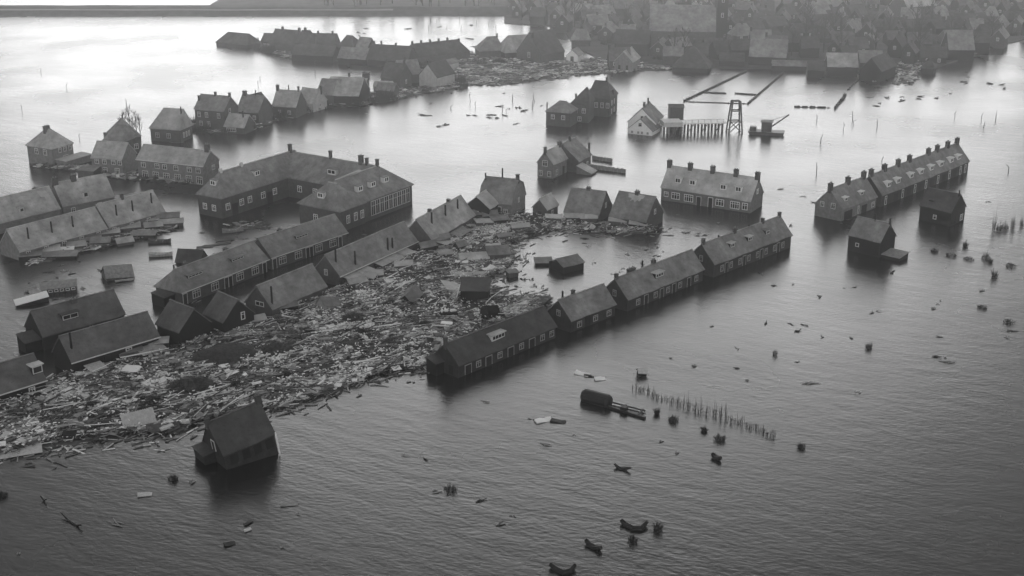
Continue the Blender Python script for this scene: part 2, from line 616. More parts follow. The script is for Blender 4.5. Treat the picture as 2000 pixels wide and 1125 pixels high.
house('terrace_house', 'short terrace block with two upper gable windows at the long row end', E1, E2, 2.7, (1586, 398.7), 4.0, 'house', wm='brickm', rm='roof',
      ch=[(.02, .5, 1.0, .8, 1.1), (.5, .5, 1.0, .8, 1.1), (.95, .5, 1.0, .8, 1.1)], dorm=[(.2, .3, 1.3, .8, 'dull', 1, 'white'), (.64, .3, 1.3, .8, 'dull', 1, 'white')],
      gl=[(.72, 2.4, 1.0, 1.2), (.34, 2.4, 1.1, 1.3)], front=[(.2, 0, 3.4, 1.9, 'open'), (.65, 0, 2.2, 1.8, 'open'), (.48, .3, .6, 1.8, 1), (.9, .5, 1.2, 1.2, 2)])
E1, E2 = (1724, 382.5), (1895, 315)
dz = [(t - 0.0, .26, 1.7, 1.1, 'white', 2, 'white') for t in (.1, .2, .345, .455, .575, .685, .81, .9)]
house('terrace_house', 'long terrace with eight bright white dormers and eight ridge stacks', E1, E2, 2.7, 7.4, 4.1, 'house', wm='brickd', rm='roof', dorm=dz,
      ch=[(t, .5, 1.05, .8, 1.15) for t in (.015, .155, .3, .425, .64, .745, .87, .985)],
      front=[(t, 0, 2.0, 1.9, 'open') for t in (.16, .3, .43, .56, .7, .83)] + [(t, .1, .9, 2.1, 1) for t in (.05, .23, .365, .49, .63, .765, .9, .96)])

# ------------------------------------------------------------------ two lone cottages
E1, E2 = (1655, 459.5), (1720, 474.5)
house('cottage', 'lone dark cottage with an open gable door and a porch roof at its side', E1, E2, 3.2, 6.6, 3.3, 'cottage', wm='tar', rm='roof',
      stacks=[(.55, .5, 1.4)], ch=[(.99, .5, .4, .4, .9)], gr=[(.5, .7, 1.2, 2.6, 'door', 'dark')], gl=[(.5, 1.2, .9, 1.0)],
      lean=[(7.7, 11.3, .6, 4.4, 1.1, .7, 'tar', 'wood2')], front=[(.3, 1.2, .8, .8, 1)])
E1, E2 = (1795, 402), (1858, 415.5)
house('cottage', 'lone dark cottage with patched roof beside the long white dormered terrace', E1, E2, 3.2, 7.0, 3.4, 'cottage', wm='tar', rm='roofd',
      stacks=[(.97, .45, 1.3)], gr=[(.45, .3, 1.3, 1.7, 'door', 'dark'), (.75, .4, 1.2, 1.4)], front=[(.5, .9, .8, 1.0, 1)], lean=[(1.6, 2.6, 1.2, 3.0, 5.0, 4.6, 'tar', 'roofd')])

# ------------------------------------------------------------------ two tall-roofed houses behind the debris
E1, E2 = (1100, 414), (1170, 422.5)
house('farmhouse', 'tall grey roofed house with a single small ridge stack behind the wreckage', E1, E2, 1.7, (1199, 402), 4.4, 'house', wm='brick', rm='roof',
      ch=[(.5, .5, .9, .6, .35)], front=[(.3, .3, 1.1, .9), (.7, .3, 1.1, .9)], gr=[(.5, 2.4, .9, 1.2)])
E1, E2 = (1189, 422), (1262, 434.5)
h = house('farmhouse', 'tall grey roofed house with a pale patch round its ridge stack', E1, E2, 2.0, (1295, 415), 4.6, 'house', wm='brick', rm='roof',
          ch=[(.5, .5, .9, .7, .5)], front=[(.25, .3, 1.1, 1.1), (.75, .3, 1.1, 1.1)], gr=[(.5, 2.7, .9, 1.2)])
L, d = h['len'], h['dep']
pb = MB()
vs = []
for k in range(18):
    a = math.pi * (1 + k / 17)
    yy = d / 2 + 1.3 * math.sin(a) * (1 + .2 * math.sin(k * 2.3))
    vs.append((L / 2 + 2.0 * math.cos(a), yy - .02, 2.0 + 4.6 * (yy / (d / 2)) + .07))
pb.add(vs, [tuple(range(18))]).build('patch', 'roofl', h)

# ------------------------------------------------------------------ barn cluster at the end of the middle rows
house('barn', 'gambrel roofed barn with a thin ridge spike at the end of the rows', (934, 393), (1000, 400), 3.0, 9.0, 4.6, 'barn', wm='brickm', rm='roof', gam=True,
      ch=[(.95, .5, .7, .6, 1.0)], stacks=[(.5, .5, 2.2), (.04, .4, 1.4)], front=[(.6, .5, 1.0, 1.6, 'door', 'dark', 'dull'), (.8, .8, 1.0, 1.0)], gr=[(.5, 2.4, .9, 1.1)])
house('annex_house', 'small dark gabled house with a pale roof against the gambrel barn', (957, 409), (976, 396), 3.0, 6.4, 2.6, 'house', wm='tar', rm='roofl',
      gl=[(.5, 1.2, 1.0, 1.1)], ridge=True)
house('cottage', 'little house with very pale roof standing beside the wreckage edge', (1069, 410.5), (1092.5, 399), 2.2, (1037, 405.5), 2.3, 'cottage', wm='brick', rm='roofl',
      gl=[(.5, .3, .9, 1.3, 'door')], front=[(.5, .6, .9, .9)])

# ------------------------------------------------------------------ houses standing in open water, middle distance
house('house', 'brick gabled house with pale roof slope at the front of a waterlogged pair', (1081, 322), (1110, 309), 3.6, (1042, 319.5), 3.0, wm='brickm', rm='roofm',
      ch=[(.02, .5, .6, .6, 1.0), (.97, .5, 1.1, .7, .9)], gl=[(.5, 2.9, 1.4, 1.5), (.25, .4, 1.0, 1.4), (.75, .4, 1.0, 1.4)], front=[(.3, .5, 1.0, 1.4), (.75, 0, 1.0, 2.0, 'door', 'dark')])
house('house', 'dark roofed house at the rear of a waterlogged pair with plank fences alongside', (1131, 316), (1157, 302), 2.9, 9.4, 4.0, wm='brick', rm='roof',
      ch=[(.55, .5, .7, .6, 1.0), (1.0, .1, .45, .45, 2.0)], front=[(.3, .5, 1.0, 1.2), (.7, .5, 1.0, 1.2)], lean=[(-.8, 2.6, -3.6, .3, 2.0, .4, 'brickm', 'roofl')])
house('house', 'low hipped outhouse joined to the front of a tall dark villa', (1064, 217), (1115, 221), 4.2, 7.0, 2.6, wm='brick', rm='roof', hip=(3.2, 2.5), stacks=[(.04, .15, 2.2)],
      front=[(.3, 2.0, 1.1, 1.3), (.7, 2.0, 1.1, 1.3)])
house('villa', 'tall dark hipped villa middle of three joined houses in open water', (1112, 203), (1152, 205), 5.4, 9.0, 4.2, wm='brick', rm='roofd', hip=(4, 1.5), ch=[(.2, .4, .5, .5, 1.0)],
      front=[(.3, 2.8, 1.1, 1.4), (.7, 2.8, 1.1, 1.4), (.5, .4, 1.1, 1.4)])
house('villa', 'tall dark villa with clipped gable and two ridge stacks in open water', (1146, 191), (1192, 194), 5.4, 10.0, 4.4, wm='brick', rm='roofd', hip=(1.0, 2.2),
      ch=[(.02, .5, 1.0, .8, 1.0), (.65, .5, .5, .5, 1.0), (.93, .5, .8, .8, .8)], front=[(t, 2.6, 1.0, 1.6) for t in (.15, .4, .65, .88)], gr=[(t, z, .9, 1.5) for t in (.3, .6) for z in (.5, 3.0)])

# ------------------------------------------------------------------ white pump house with pier
house('pump_house', 'white walled house with round gable window and dark roof edge by the pier', (1275, 256.5), (1292, 247), 1.4, (1222, 252.5), 3.2, wm='white', rm='roof', ridge=False,
      gl=[(t, .2, .7, .8) for t in (.2, .42, .56, .8)] + [(.5, 2.3, 1.1, 1.1, 1)])
house('pump_house', 'white gabled house with dark roof and stack behind the smaller white one', (1283, 241.5), (1297, 226.5), 2.6, (1226, 236), 4.0, wm='white', rm='roof',
      ch=[(.25, .5, .6, .6, 1.2), (.75, .5, .4, .4, 1.4)], gl=[(.5, 3.6, .9, .9, 1)], front=[(.5, .5, 1.0, 1.2)])

# ------------------------------------------------------------------ the big school with its wings
def school():
    he, rise = 4.7, 4.6
    c = gp(432, 388, he)
    u = gp(553, 345, he) - c
    ang = math.atan2(u.y, u.x) - R(4)
    u = Vector((math.cos(ang), math.sin(ang), 0))
    v = Vector((u.y, -u.x, 0))
    root = empty('school', (c.x, c.y, 0), ang)      # local x: along the wings, away from the camera; local -y: along the rear range
    tag(root, 'large school with hipped tiled wings round a flooded yard', 'school')

    def loc(px, py, z=he):
        p = gp(px, py, z) - Vector((c.x, c.y, 0))
        return p.dot(u), -p.dot(v)
    wd = abs(loc(371, 381)[1])                      # left wing width
    xi = loc(553, 345)[0]                           # inner corner
    xr, yr = loc(813, 358)                          # right outer corner
    xf, yf = loc(667, 413)                          # front wing corner
    xl, yl = loc(565, 405)
    D = 11.0
    parts = []

    def wing(x0, x1, y0, y1, rs, nm):
        """hipped block on local rectangle, ridge along its long side"""
        lx, ly = x1 - x0, y1 - y0
        w_ = MB().box(x0 + .35, x1 - .35, y0 + .35, y1 - .35, -2.5, he - .05).build(nm, 'brick', root)
        rb = MB()
        th = .2
        e = [(x0, y0), (x1, y0), (x1, y1), (x0, y1)]
        if lx > ly:
            k = ly / 2
            rd = [(x0 + k, (y0 + y1) / 2), (x1 - k, (y0 + y1) / 2)]
            fs = [(4, 5, 9, 8), (5, 6, 9), (6, 7, 8, 9), (7, 4, 8)]
        else:
            k = lx / 2
            rd = [((x0 + x1) / 2, y0 + k), ((x0 + x1) / 2, y1 - k)]
            fs = [(4, 5, 8), (5, 6, 9, 8), (6, 7, 9), (7, 4, 8, 9)]
        vs = [(x, y, he - th) for x, y in e] + [(x, y, he) for x, y in e] + [(x, y, he + rs) for x, y in rd]
        rb.add(vs, [(0, 3, 2, 1), (0, 1, 5, 4), (1, 2, 6, 5), (2, 3, 7, 6), (3, 0, 4, 7)] + fs)
        ro = rb.build('roof', 'roof', root)
        MB().bar((*rd[0], he + rs + .02), (*rd[1], he + rs + .02), .3, .16).build('ridge', 'roofm', ro)
        return rd, ro
    # y grows towards the left of the left wing (outer), negative towards the right
    X1 = xi + D
    wing(0, X1, 0, wd, rise, 'left_wall')
    wing(xi + .01, X1 + .013, yr + .01, wd - .01, rise + .012, 'rear_wall')
    wing(xf - 0.02, X1 + .02, yr, yr + D + 1, rise + .02, 'right_wall')
    wing(xf - .4, xf + 8.6, yr - .4, yl, rise - .1, 'front_wall')
    sl = rise / (wd / 2)
    # windows on the yard side of the left wing (facing -y), and its end
    for t in (.1, .3, .42, .62, .8):
        window(root, (xi * t, .345, 1.6), 'front', 1.3, 1.5, 2)
    link('opening_shade', MB().box(-.9, .9, -.03, 0, 0, 2.6).mesh('opening_shade', 'dark'), root, (xi * .2, .343, 0))  # dark panels painted as the shade of two uncut doorways
    link('opening_shade', MB().box(-.9, .9, -.03, 0, 0, 2.6).mesh('opening_shade', 'dark'), root, (xi * .72, .343, 0))
    for t in (.35, .7):
        window(root, (.345, wd * t, 1.4), 'left', 1.2, 1.4, 2)
    for t in (.2, .5, .8):
        window(root, (xi + .355, yr + 12.5 + (0 - yr - 12.5) * t, 1.6), 'left', 1.3, 1.5, 2)
    # tall hall windows on the right outer side (facing -y)
    n = 9
    for i in range(n):
        x = xf + 11.5 + (X1 - xf - 13.5) * i / (n - 1)
        window(root, (x, yr + .34, .9), 'front', 1.5, 3.3, 2, fm='dull')
    for x in (2.5, 5.0, 7.2):
        window(root, (xf + x, yr - .06, 1.4), 'front', 1.1, 1.8, 2)
    for t in (.3, .62):
        window(root, (xf - .06, yr + (yl - yr) * t, 1.5), 'left', 1.2, 1.5, 2)

    # roof dormers
    def dormer(x, y, face, s_, dw=1.6, dh=1.2):
        zz = he + sl * s_
        do = empty_part = MB().box(-dw / 2, dw / 2, 0, dh / sl, -.1, dh).build('dormer', 'dull', root, (x, y, zz), (0, 0, FACE[face]))
        MB().box(-dw / 2 - .15, dw / 2 + .15, -.2, dh / sl + .1, dh, dh + .12).build('dormer_roof', 'roof', do)
        window(do, (0, -.003, .1), 'front', dw - .15, dh - .18, 2, transom=False)
    s0 = 1.7
    dormer(s0, wd * .5, 'left', s0)
    dormer(xi * .62, s0, 'front', s0)
    dormer(xi + s0, yr * .42, 'left', s0, 2.4)
    dormer(xf + .9, yr + (yl - yr) * .55, 'left', s0 - .2)
    for k in (.35, .52, .7):
        dormer(xf + (X1 - xf) * k, yr + s0, 'front', s0)
    # ridge stacks and vents
    yc = wd / 2
    for (x, y, cw, hh) in ((xi + D / 2, yc, .7, 1.6), (xi + D / 2, yr * .3, .6, 1.6), (xi + D / 2, yr * .62, .9, 1.7), (xi + D / 2, yr * .68, .6, 1.3), (xi + D / 2, yr + D / 2 + .5, .6, 1.4)):
        MB().box(x - cw / 2, x + cw / 2, y - cw / 2, y + cw / 2, he + rise - .6, he + rise + hh).box(x - cw / 2 - .07, x + cw / 2 + .07, y - cw / 2 - .07, y + cw / 2 + .07, he + rise + hh, he + rise + hh + .14).build('chimney', 'chim', root)
    for (x, y) in ((xi * .5, yc), (xi * .2, yc)):
        MB().box(x - .3, x + .3, y - .3, y + .3, he + rise - .4, he + rise + .7).build('vent', 'dull', root)
    # flat skylight
    MB().bar((xf + 9, yr + 6.5, he + rise - .3), (xf + 15, yr + 6.3, he + rise + .1), 1.2, .2).build('skylight', 'pale', root)
    return root


school()

# ------------------------------------------------------------------ middle rows left of the debris
def cross_run(E1, E2, xs):
    return [(tx(x, E1, E2), .45, 1.9, 1.5, 3) for x in xs]


E1, E2 = (355, 572.5), (526, 506)
house('row_house', 'long brick row with white cross windows and two long dark roof dormers', E1, E2, 2.5, 7.2, 3.2, 'house', wm='brick', rm='roof', gutter='dull', hip=(1.8, .3),
      dorm=[(.22, .44, 3.6, .6, 'tar', 4, 'roof'), (.7, .44, 3.2, .6, 'tar', 4, 'roof')], stacks=[(.15, .72, 1.6), (.59, .72, 1.0)], ch=[(.23, .6, .8, .7, .8), (.69, .6, .8, .7, .7)],
      front=cross_run(E1, E2, (383, 418, 467, 498)) + [(tx(x, E1, E2), 0, .9, 2.0, 'door', 'dark', 'dull') for x in (362, 440, 448, 517)],
      lean=[(-2.2, .3, 2.2, 5.4, 2.2, 1.8, 'tar', 'roofd')])
E1, E2 = (530, 504), (680, 454)
house('row_house', 'brick row house continuing behind the first with one dark roof dormer', E1, E2, 2.5, 7.2, 3.3, 'house', wm='brick', rm='roof', gutter='dull',
      dorm=[(.46, .44, 3.2, .6, 'tar', 4, 'roof')], ch=[(.3, .6, .8, .7, .7)],
      front=cross_run(E1, E2, (552, 582, 622, 650)) + [(tx(x, E1, E2), 0, .9, 2.0, 'door', 'dark', 'dull') for x in (537, 600, 607, 665)], gl=[(.5, 2.4, .9, 1.0)])
E1, E2 = (532, 605), (640, 559)
house('row_house', 'plain grey roofed row house with a two pane gable window over the debris', E1, E2, 1.9, 6.8, 3.7, 'house', wm='brick', rm='roof', stacks=[(.06, .12, 3.0)],
      gl=[(.45, 1.9, 2.0, .9, 2)], front=[(.5, .3, 1.0, 1.0)])
E1, E2 = (664, 540), (817, 471)
house('row_house', 'long grey roofed row with thin stovepipes and pale sheds along its eaves', E1, E2, 2.0, 6.8, 3.6, 'house', wm='brick', rm='roof', gutter='dull',
      stacks=[(.06, .3, 2.6), (.22, .1, 2.6), (.63, .1, 2.4), (.69, .1, 2.0)], ch=[(.55, .7, .6, .6, 1.4)], gl=[(.5, 1.6, .8, 1.2)],
      lean=[(1.2, 4.6, -1.7, .2, 1.5, 1.2, 'tar', 'roofm'), (5.4, 8.6, -1.9, .2, 1.4, 1.0, 'wood', 'roofl'), (11.0, 14.2, -1.6, .2, 1.5, 1.1, 'tar', 'roofm'), (14.6, 17.4, -2.0, .2, 1.4, 1.0, 'wood', 'roofl'), (18.6, 21.4, -1.7, .2, 1.5, 1.1, 'tar', 'roofl')])
E1, E2 = (844, 470), (930, 420)
house('row_house', 'worn grey roofed row house with three dark stovepipes beside the school', E1, E2, 2.2, 7.2, 4.0, 'house', wm='brick', rm='roofm',
      stacks=[(.2, .3, 2.2), (.5, .3, 2.2), (.78, .3, 2.0)], ch=[(.3, .52, .7, .6, .6), (.72, .52, .7, .6, .6)], lean=[(2, 6, -2.2, .2, 1.4, 1.0, 'wood', 'wood3'), (8, 13, -2.2, .2, 1.4, 1.0, 'wood', 'wood2')])

# two small steep gabled houses at the row end
house('gabled_house', 'small steep gabled house with black gable wall beside the wreckage', (302, 632), (349, 651), 2.6, (417, 630), 3.3, 'house', wm='tar', rm='roofdm',
      lean=[(3.9, 7.6, .6, 5.0, .9, .3, 'tar', 'roofm')])
house('gabled_house', 'small steep gabled house with one white window in its dark gable', (395, 612), (435, 630), 2.6, (475, 600), 3.2, 'house', wm='tar', rm='roofdm',
      gr=[(.62, 2.0, .8, 1.4, 1)], lean=[(3.2, 7.4, .3, 4.4, .9, .5, 'tar', 'wood2')])

# ------------------------------------------------------------------ left foreground blocks
E1, E2 = (83, 659), (246, 614)
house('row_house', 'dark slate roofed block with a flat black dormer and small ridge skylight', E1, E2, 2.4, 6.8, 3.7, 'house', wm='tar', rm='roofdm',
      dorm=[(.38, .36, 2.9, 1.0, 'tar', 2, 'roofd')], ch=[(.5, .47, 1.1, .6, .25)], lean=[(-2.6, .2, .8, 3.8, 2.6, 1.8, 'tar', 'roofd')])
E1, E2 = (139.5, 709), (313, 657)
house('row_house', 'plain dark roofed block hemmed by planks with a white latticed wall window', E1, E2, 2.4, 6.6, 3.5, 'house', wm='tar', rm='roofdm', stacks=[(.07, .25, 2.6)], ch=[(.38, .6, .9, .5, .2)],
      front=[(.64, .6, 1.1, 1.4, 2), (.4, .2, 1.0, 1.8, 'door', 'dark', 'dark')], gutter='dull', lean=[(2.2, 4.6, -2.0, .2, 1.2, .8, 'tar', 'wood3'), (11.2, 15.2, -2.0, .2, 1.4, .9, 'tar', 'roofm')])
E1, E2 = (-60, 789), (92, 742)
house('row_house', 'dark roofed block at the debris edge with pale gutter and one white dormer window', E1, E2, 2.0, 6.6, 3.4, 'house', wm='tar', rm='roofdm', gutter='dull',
      dorm=[(.93, .3, 1.7, 1.3, 'tar', 1, 'wood3')], front=[(.8, .4, 1.0, 1.1)])
# far-left rows
E1, E2 = (38, 492), (210, 445)
house('row_house', 'long weathered haze-pale row with thin stovepipes beside floating sheds', E1, E2, 2.0, 7.4, 3.9, 'house', wm='brickm', rm='roofm', gutter='pale',
      stacks=[(.16, .22, 2.2), (.42, .22, 2.2), (.66, .22, 2.2)], front=[(t, .2, 1.0, 1.4) for t in (.1, .3, .5, .7, .9)])
E1, E2 = (213, 444), (324, 413)
house('row_house', 'weathered haze-pale row house with three stovepipes facing the school across the water', E1, E2, 2.0, 7.6, 4.2, 'house', wm='brickm', rm='roofm', stacks=[(.22, .2, 2.2), (.5, .2, 2.2), (.86, .25, 2.2)],
      ch=[(.45, .5, .6, .6, .8)], front=[(t, .2, 1.0, 1.4) for t in (.1, .4, .7, .9)], gl=[(.5, 2.2, .8, 1.2)])
E1, E2 = (-20, 441), (119, 407)
h = house('row_house', 'storm damaged row with torn roof and one small white dormer', E1, E2, 2.4, 7.2, 4.4, 'house', wm='brickm', rm='roofm', ch=[(.82, .6, .9, .7, .9), (.3, .6, .9, .7, .6)], dorm=[(.48, .22, 1.1, 1.0, 'dull', 1, 'roofm')])
L, d = h['len'], h['dep']
for (t, s, w_, l_) in ((.86, .75, 1.6, 2.6), (.8, .9, 2.4, 1.2), (.55, .85, 2.2, .8)):
    x, y = t * L, s * d / 2
    MB().add([(x, y, 2.4 + 4.4 * s + .08), (x + w_ * .8, y - .2, 2.4 + 4.4 * (s - .05) + .1), (x + w_, y - l_, 2.4 + 4.4 * (s - l_ / (d / 2)) + .09), (x + .3, y - l_ * .8, 2.4 + 4.4 * (s - l_ * .8 / (d / 2)) + .08)], [(0, 1, 2, 3)]).build('roof_tear', 'pale', h)
E1, E2 = (122, 404), (225, 384)
house('row_house', 'weathered haze-pale block with two tall brick stacks and one dormer window', E1, E2, 2.4, 7.4, 4.6, 'house', wm='brickm', rm='roofm', ch=[(.04, .5, 1.2, .8, 1.0), (.38, .5, 1.2, .8, 1.0)],
      dorm=[(.48, .2, 1.2, 1.2, 'dull', 1, 'roofm')], front=[(.2, .3, 1.0, 1.4), (.7, .3, 1.0, 1.4)])

# ------------------------------------------------------------------ villas on the far left
house('villa', 'square two storey villa with pyramid roof and twin stack', (101, 291), (145, 279), 4.8, (46, 284), 4.4, 'villa', wm='brickm', rm='roofm', hip=(3.9, 3.9), ridge=False,
      ch=[(.44, .5, 1.6, .8, .9)], front=[(.38, 3.2, 1.0, 1.3), (.6, 3.2, 1.0, 1.3), (.82, 3.2, 1.0, 1.3), (.6, .9, 1.6, 1.4)], gl=[(.3, 2.8, 1.2, 1.5), (.62, 2.8, 1.2, 1.5)],
      lean=[(1.0, 9.6, -3.4, .2, 1.9, 1.7, 'brickm', 'pale')])
E1, E2 = (198, 274), (262, 283)
house('villa', 'rambling villa with several hips and bare trees behind it', (197, 276), (236, 279), 4.0, 8.0, 3.8, 'villa', wm='brick', rm='roof', hip=(2.4, .5), ch=[(.05, .2, .5, .5, 1.4)],
      front=[(.3, .8, 1.0, 1.3), (.7, .8, 1.0, 1.3)])
house('villa', 'taller gabled wing of the rambling villa beside bare trees', (238, 272), (277, 265), 4.2, 9.0, 4.6, 'villa', wm='brick', rm='roof', hip=(3.0, 3.0), front=[(.3, .9, 1.2, 1.4), (.7, .9, 1.2, 1.4)])
house('villa', 'villa with steep clipped roof and side stack between two others', (290, 250), (352, 254), 3.6, (376, 243), 5.0, 'villa', wm='brick', rm='roofm', hip=(3.0, .4), stacks=[(.9, .4, 1.8)],
      front=[(.25, 1.0, 1.2, 1.4), (.6, 1.0, 1.2, 1.4)], gr=[(t, z, .8, 1.5) for t in (.3, .5, .7) for z in (1.0,)] + [(.5, 4.0, 1.0, 1.2)])
E1, E2 = (176, 308), (238, 312)
house('terrace_house', 'two storey brick terrace end joined to a longer pale windowed one', E1, E2, 4.2, 7.5, 3.4, wm='brickm', rm='roofm',
      front=[(t, 2.7, 1.1, 1.2) for t in (.18, .42, .7, .9)] + [(t, .3, 1.3, 1.6, 3) for t in (.42, .8)], lean=[(-2, 2.4, -3, .3, 2.2, 1.6, 'brick', 'roof')])
E1, E2 = (265, 311), (397, 325)
house('terrace_house', 'two storey brick terrace with many small paned windows and one gable stack', E1, E2, 4.8, (430, 312), 3.0, wm='brickm', rm='roofm', ch=[(.95, .5, 1.1, .9, 1.4)], gutter='dull',
      front=[(tx(x, E1, E2), 2.9, 1.3, 1.3, 2) for x in (278, 305, 320, 342, 368, 385)] + [(tx(x, E1, E2), .2, 1.7, 1.9, 3) for x in (280, 301, 322, 344, 366, 386)], gr=[(.6, 3.0, 1.2, 1.2)])

# ------------------------------------------------------------------ the long chain of houses up the drowned road
CH = 'houses strung along the drowned road'
house('house', 'tall two storey brick house with white side window at the chain end', (378, 213), (437, 218), 5.6, 8.0, 3.6, group=CH, wm='brick', rm='roof', ch=[(.05, .3, .6, .5, 1.2), (.5, .5, .6, .5, .8), (.97, .5, .6, .5, .9)],
      front=[(t, 3.4, 1.0, 1.5) for t in (.15, .4, .8)] + [(t, .8, 1.0, 1.5) for t in (.2, .45)], gr=[(.4, 4.6, .9, 1.3, 1)])
house('house', 'low front house with broad white window and pale stovepipe', (436, 247), (477, 250), 1.9, 7.0, 3.0, group=CH, wm='brick', rm='roofm', ch=[(.75, .4, .3, .3, 1.6)], front=[(.35, .5, 3.0, 1.1, 5)])
house('house', 'long grey roofed house with twin stack behind a low front house', (460, 217), (504, 221), 3.6, 8.0, 4.2, group=CH, wm='brick', rm='roof', ch=[(.12, .5, 1.2, .7, .9)], stacks=[(.6, .5, 1.6)], front=[(.5, 1.5, 1.0, 1.2), (.8, 1.5, 1.0, 1.2)])
house('house', 'narrow gable-fronted house wedged among the chain of roofs', (504, 213), (532, 206), 3.4, 8.0, 3.6, group=CH, wm='brickm', rm='roofd', gl=[(.5, 1.4, 1.2, 1.4)])
house('house', 'pale roofed house with tall corner stack in the house chain', (530, 207), (578, 210), 3.2, 8.0, 4.2, group=CH, wm='brick', rm='roofm', ch=[(.05, .5, .8, .7, 1.2), (.9, .5, .5, .5, 1.2)], stacks=[(.45, .6, 2.2)], front=[(.3, .9, 1.0, 1.2), (.7, .9, 1.0, 1.2)])
house('house', 'house with pale gable wall and leaning stack next to a gap in the chain', (577, 199), (611, 203), 2.6, 7.6, 3.8, group=CH, wm='pale', rm='roofm', ch=[(.98, .6, .5, .5, 1.6)], gr=[(.5, 1.2, .8, 1.0)])
house('barn', 'grey barn adjoining the large black walled barn', (616, 184), (656, 187), 3.0, 9.0, 4.2, cat='barn', group=CH, wm='brick', rm='roof')
house('barn', 'large barn with black front wall and broad grey roof', (650, 186), (701, 188), 3.2, (732, 174), 4.6, cat='barn', group=CH, wm='tar', rm='roofm', ridge=True)
house('shed', 'long low shed with pale flat roof behind the black walled barn', (642, 160), (716, 161), 2.6, 6.0, 1.2, cat='shed', group=CH, wm='brick', rm='roofl', ch=[(.5, .5, .6, .6, 1.2), (.95, .5, 2.4, 1.4, 1.4)])
house('house', 'dark gable house with ridge stacks behind a pale shed', (742, 152), (782, 155), 3.4, 9.0, 4.4, group=CH, wm='brick', rm='roofd', ch=[(.05, .5, .6, .6, 1.0), (.9, .5, .6, .6, 1.0)], gr=[(.5, 1.2, 1.0, 1.4)])
house('shed', 'small shed with whitish roof between dark houses', (728, 168), (764, 169), 2.4, 5.0, 1.2, cat='shed', group=CH, wm='brickm', rm='pale')
house('shed', 'low dark shed at the waterline in front of the gable house', (732, 176), (769, 178), 2.4, 5.5, 2.0, cat='shed', group=CH, wm='brick', rm='roof')
house('house', 'dark roofed house facing the far debris field', (782, 146), (824, 143), 3.2, 9.0, 4.0, group=CH, wm='brick', rm='roof', ch=[(.4, .5, .7, .6, .9)])
house('house', 'house with a pale plastered gable next to the far debris field', (854, 152), (890, 143), 3.4, 8.0, 4.2, group=CH, wm='pale', rm='roofd', ch=[(.05, .5, .6, .5, .9)])

SP = 'houses on the spit beyond the drowned road'
house('barn', 'low dark barn standing alone at the tip of the spit', (420, 82), (482, 88), 1.4, 9.0, 3.6, cat='barn', group=SP, wm='tar', rm='roofd', hip=(3, 2))
house('shed', 'flat hulled shed with pale roof near the spit tip', (506, 91), (543, 94), 1.0, 5.0, .9, cat='shed', group=SP, wm='tar', rm='pale', ridge=False)
house('house', 'small dark house beside the pale hulled shed', (508, 82), (526, 83), 2.0, 7.0, 3.0, group=SP, wm='brick', rm='roofd')
house('house', 'big dark roofed house first of the spit row', (524, 85), (574, 89), 3.0, 10.0, 5.0, group=SP, wm='brick', rm='roofd', ch=[(.3, .5, .8, .7, .8), (.95, .5, .8, .7, .8)])
house('house', 'taller dark house with clipped gables second in the spit row', (572, 90), (606, 92), 3.4, 10.0, 5.4, group=SP, wm='brick', rm='roofd', hip=(1.5, 2.2), ch=[(.4, .5, .8, .7, .8)], gr=[(.5, 1.0, 1.0, 1.4)])
house('house', 'plain dark house third in the spit row', (607, 91), (654, 92), 3.0, 9.0, 4.4, group=SP, wm='brick', rm='roofd', ch=[(.2, .5, .7, .6, .8), (.8, .5, .7, .6, .8)], front=[(.2, 1.0, 1.2, 1.2, 2)])
house('house', 'hipped dark house fourth in the spit row', (656, 93), (690, 96), 3.0, 9.0, 4.2, group=SP, wm='brick', rm='roofd', hip=(2, 3))
house('house', 'gabled dark house at the inner end of the spit row', (692, 97), (716, 99), 3.2, 8.0, 4.2, group=SP, wm='brick', rm='roof')
house('barn', 'long low barn in front of the spit row at the waterline', (568, 106), (650, 110), 2.4, 8.0, 3.4, cat='barn', group=SP, wm='tar', rm='roofd')
house('house', 'greyer roofed house at the waterline before the spit row', (658, 113), (714, 116), 2.4, 8.0, 3.4, group=SP, wm='tar', rm='roof')
house('house', 'long dark roofed house with bare ridge nearest the narrow inlet', (714, 116), (796, 121), 2.4, 10.0, 4.8, group=SP, wm='tar', rm='roofd', ch=[(.08, .5, .5, .5, 1.0), (.25, .5, .5, .5, 1.2), (.6, .5, .6, .6, .8)])
house('house', 'very long dark terrace with many small ridge stacks past the inlet', (806, 113), (920, 101), 3.0, 9.0, 4.2, group=SP, wm='brick', rm='roofd', ch=[(t, .5, .6, .6, .9) for t in (.1, .25, .4, .55, .7, .9)], hip=(2, 3))
house('house', 'row of low pale porches in front of the very long terrace', (868, 127), (898, 121), 2.2, 4.0, 1.4, group=SP, wm='pale', rm='roof', ridge=False)
house('house', 'grey hipped house between the long terrace and the broad pale roof', (936, 100), (986, 98), 2.8, 9.0, 4.6, group=SP, wm='brick', rm='roof', hip=(4, 2), ch=[(.8, .5, .6, .6, 1)])
house('house', 'broad pale roofed house beside the tall dark gable', (986, 103), (1056, 99), 2.6, 11.0, 5.4, group=SP, wm='tar', rm='roofm', hip=(3, 1))
house('house', 'tall steep dark gable house at the edge of the town', (1058, 108), (1104, 100), 3.6, 13.0, 7.5, group=SP, wm='brick', rm='roofd', ch=[(.05, .4, .8, .8, 1.4)], gl=[(.5, 2.0, 1.2, 2.0)])
house('house', 'small bright white gable house beside dark town roofs', (1130, 110), (1141, 104), 2.6, 5.0, 2.2, group=SP, wm='white', rm='roof', gl=[(.5, .4, 1.2, 2.0, 'door')])

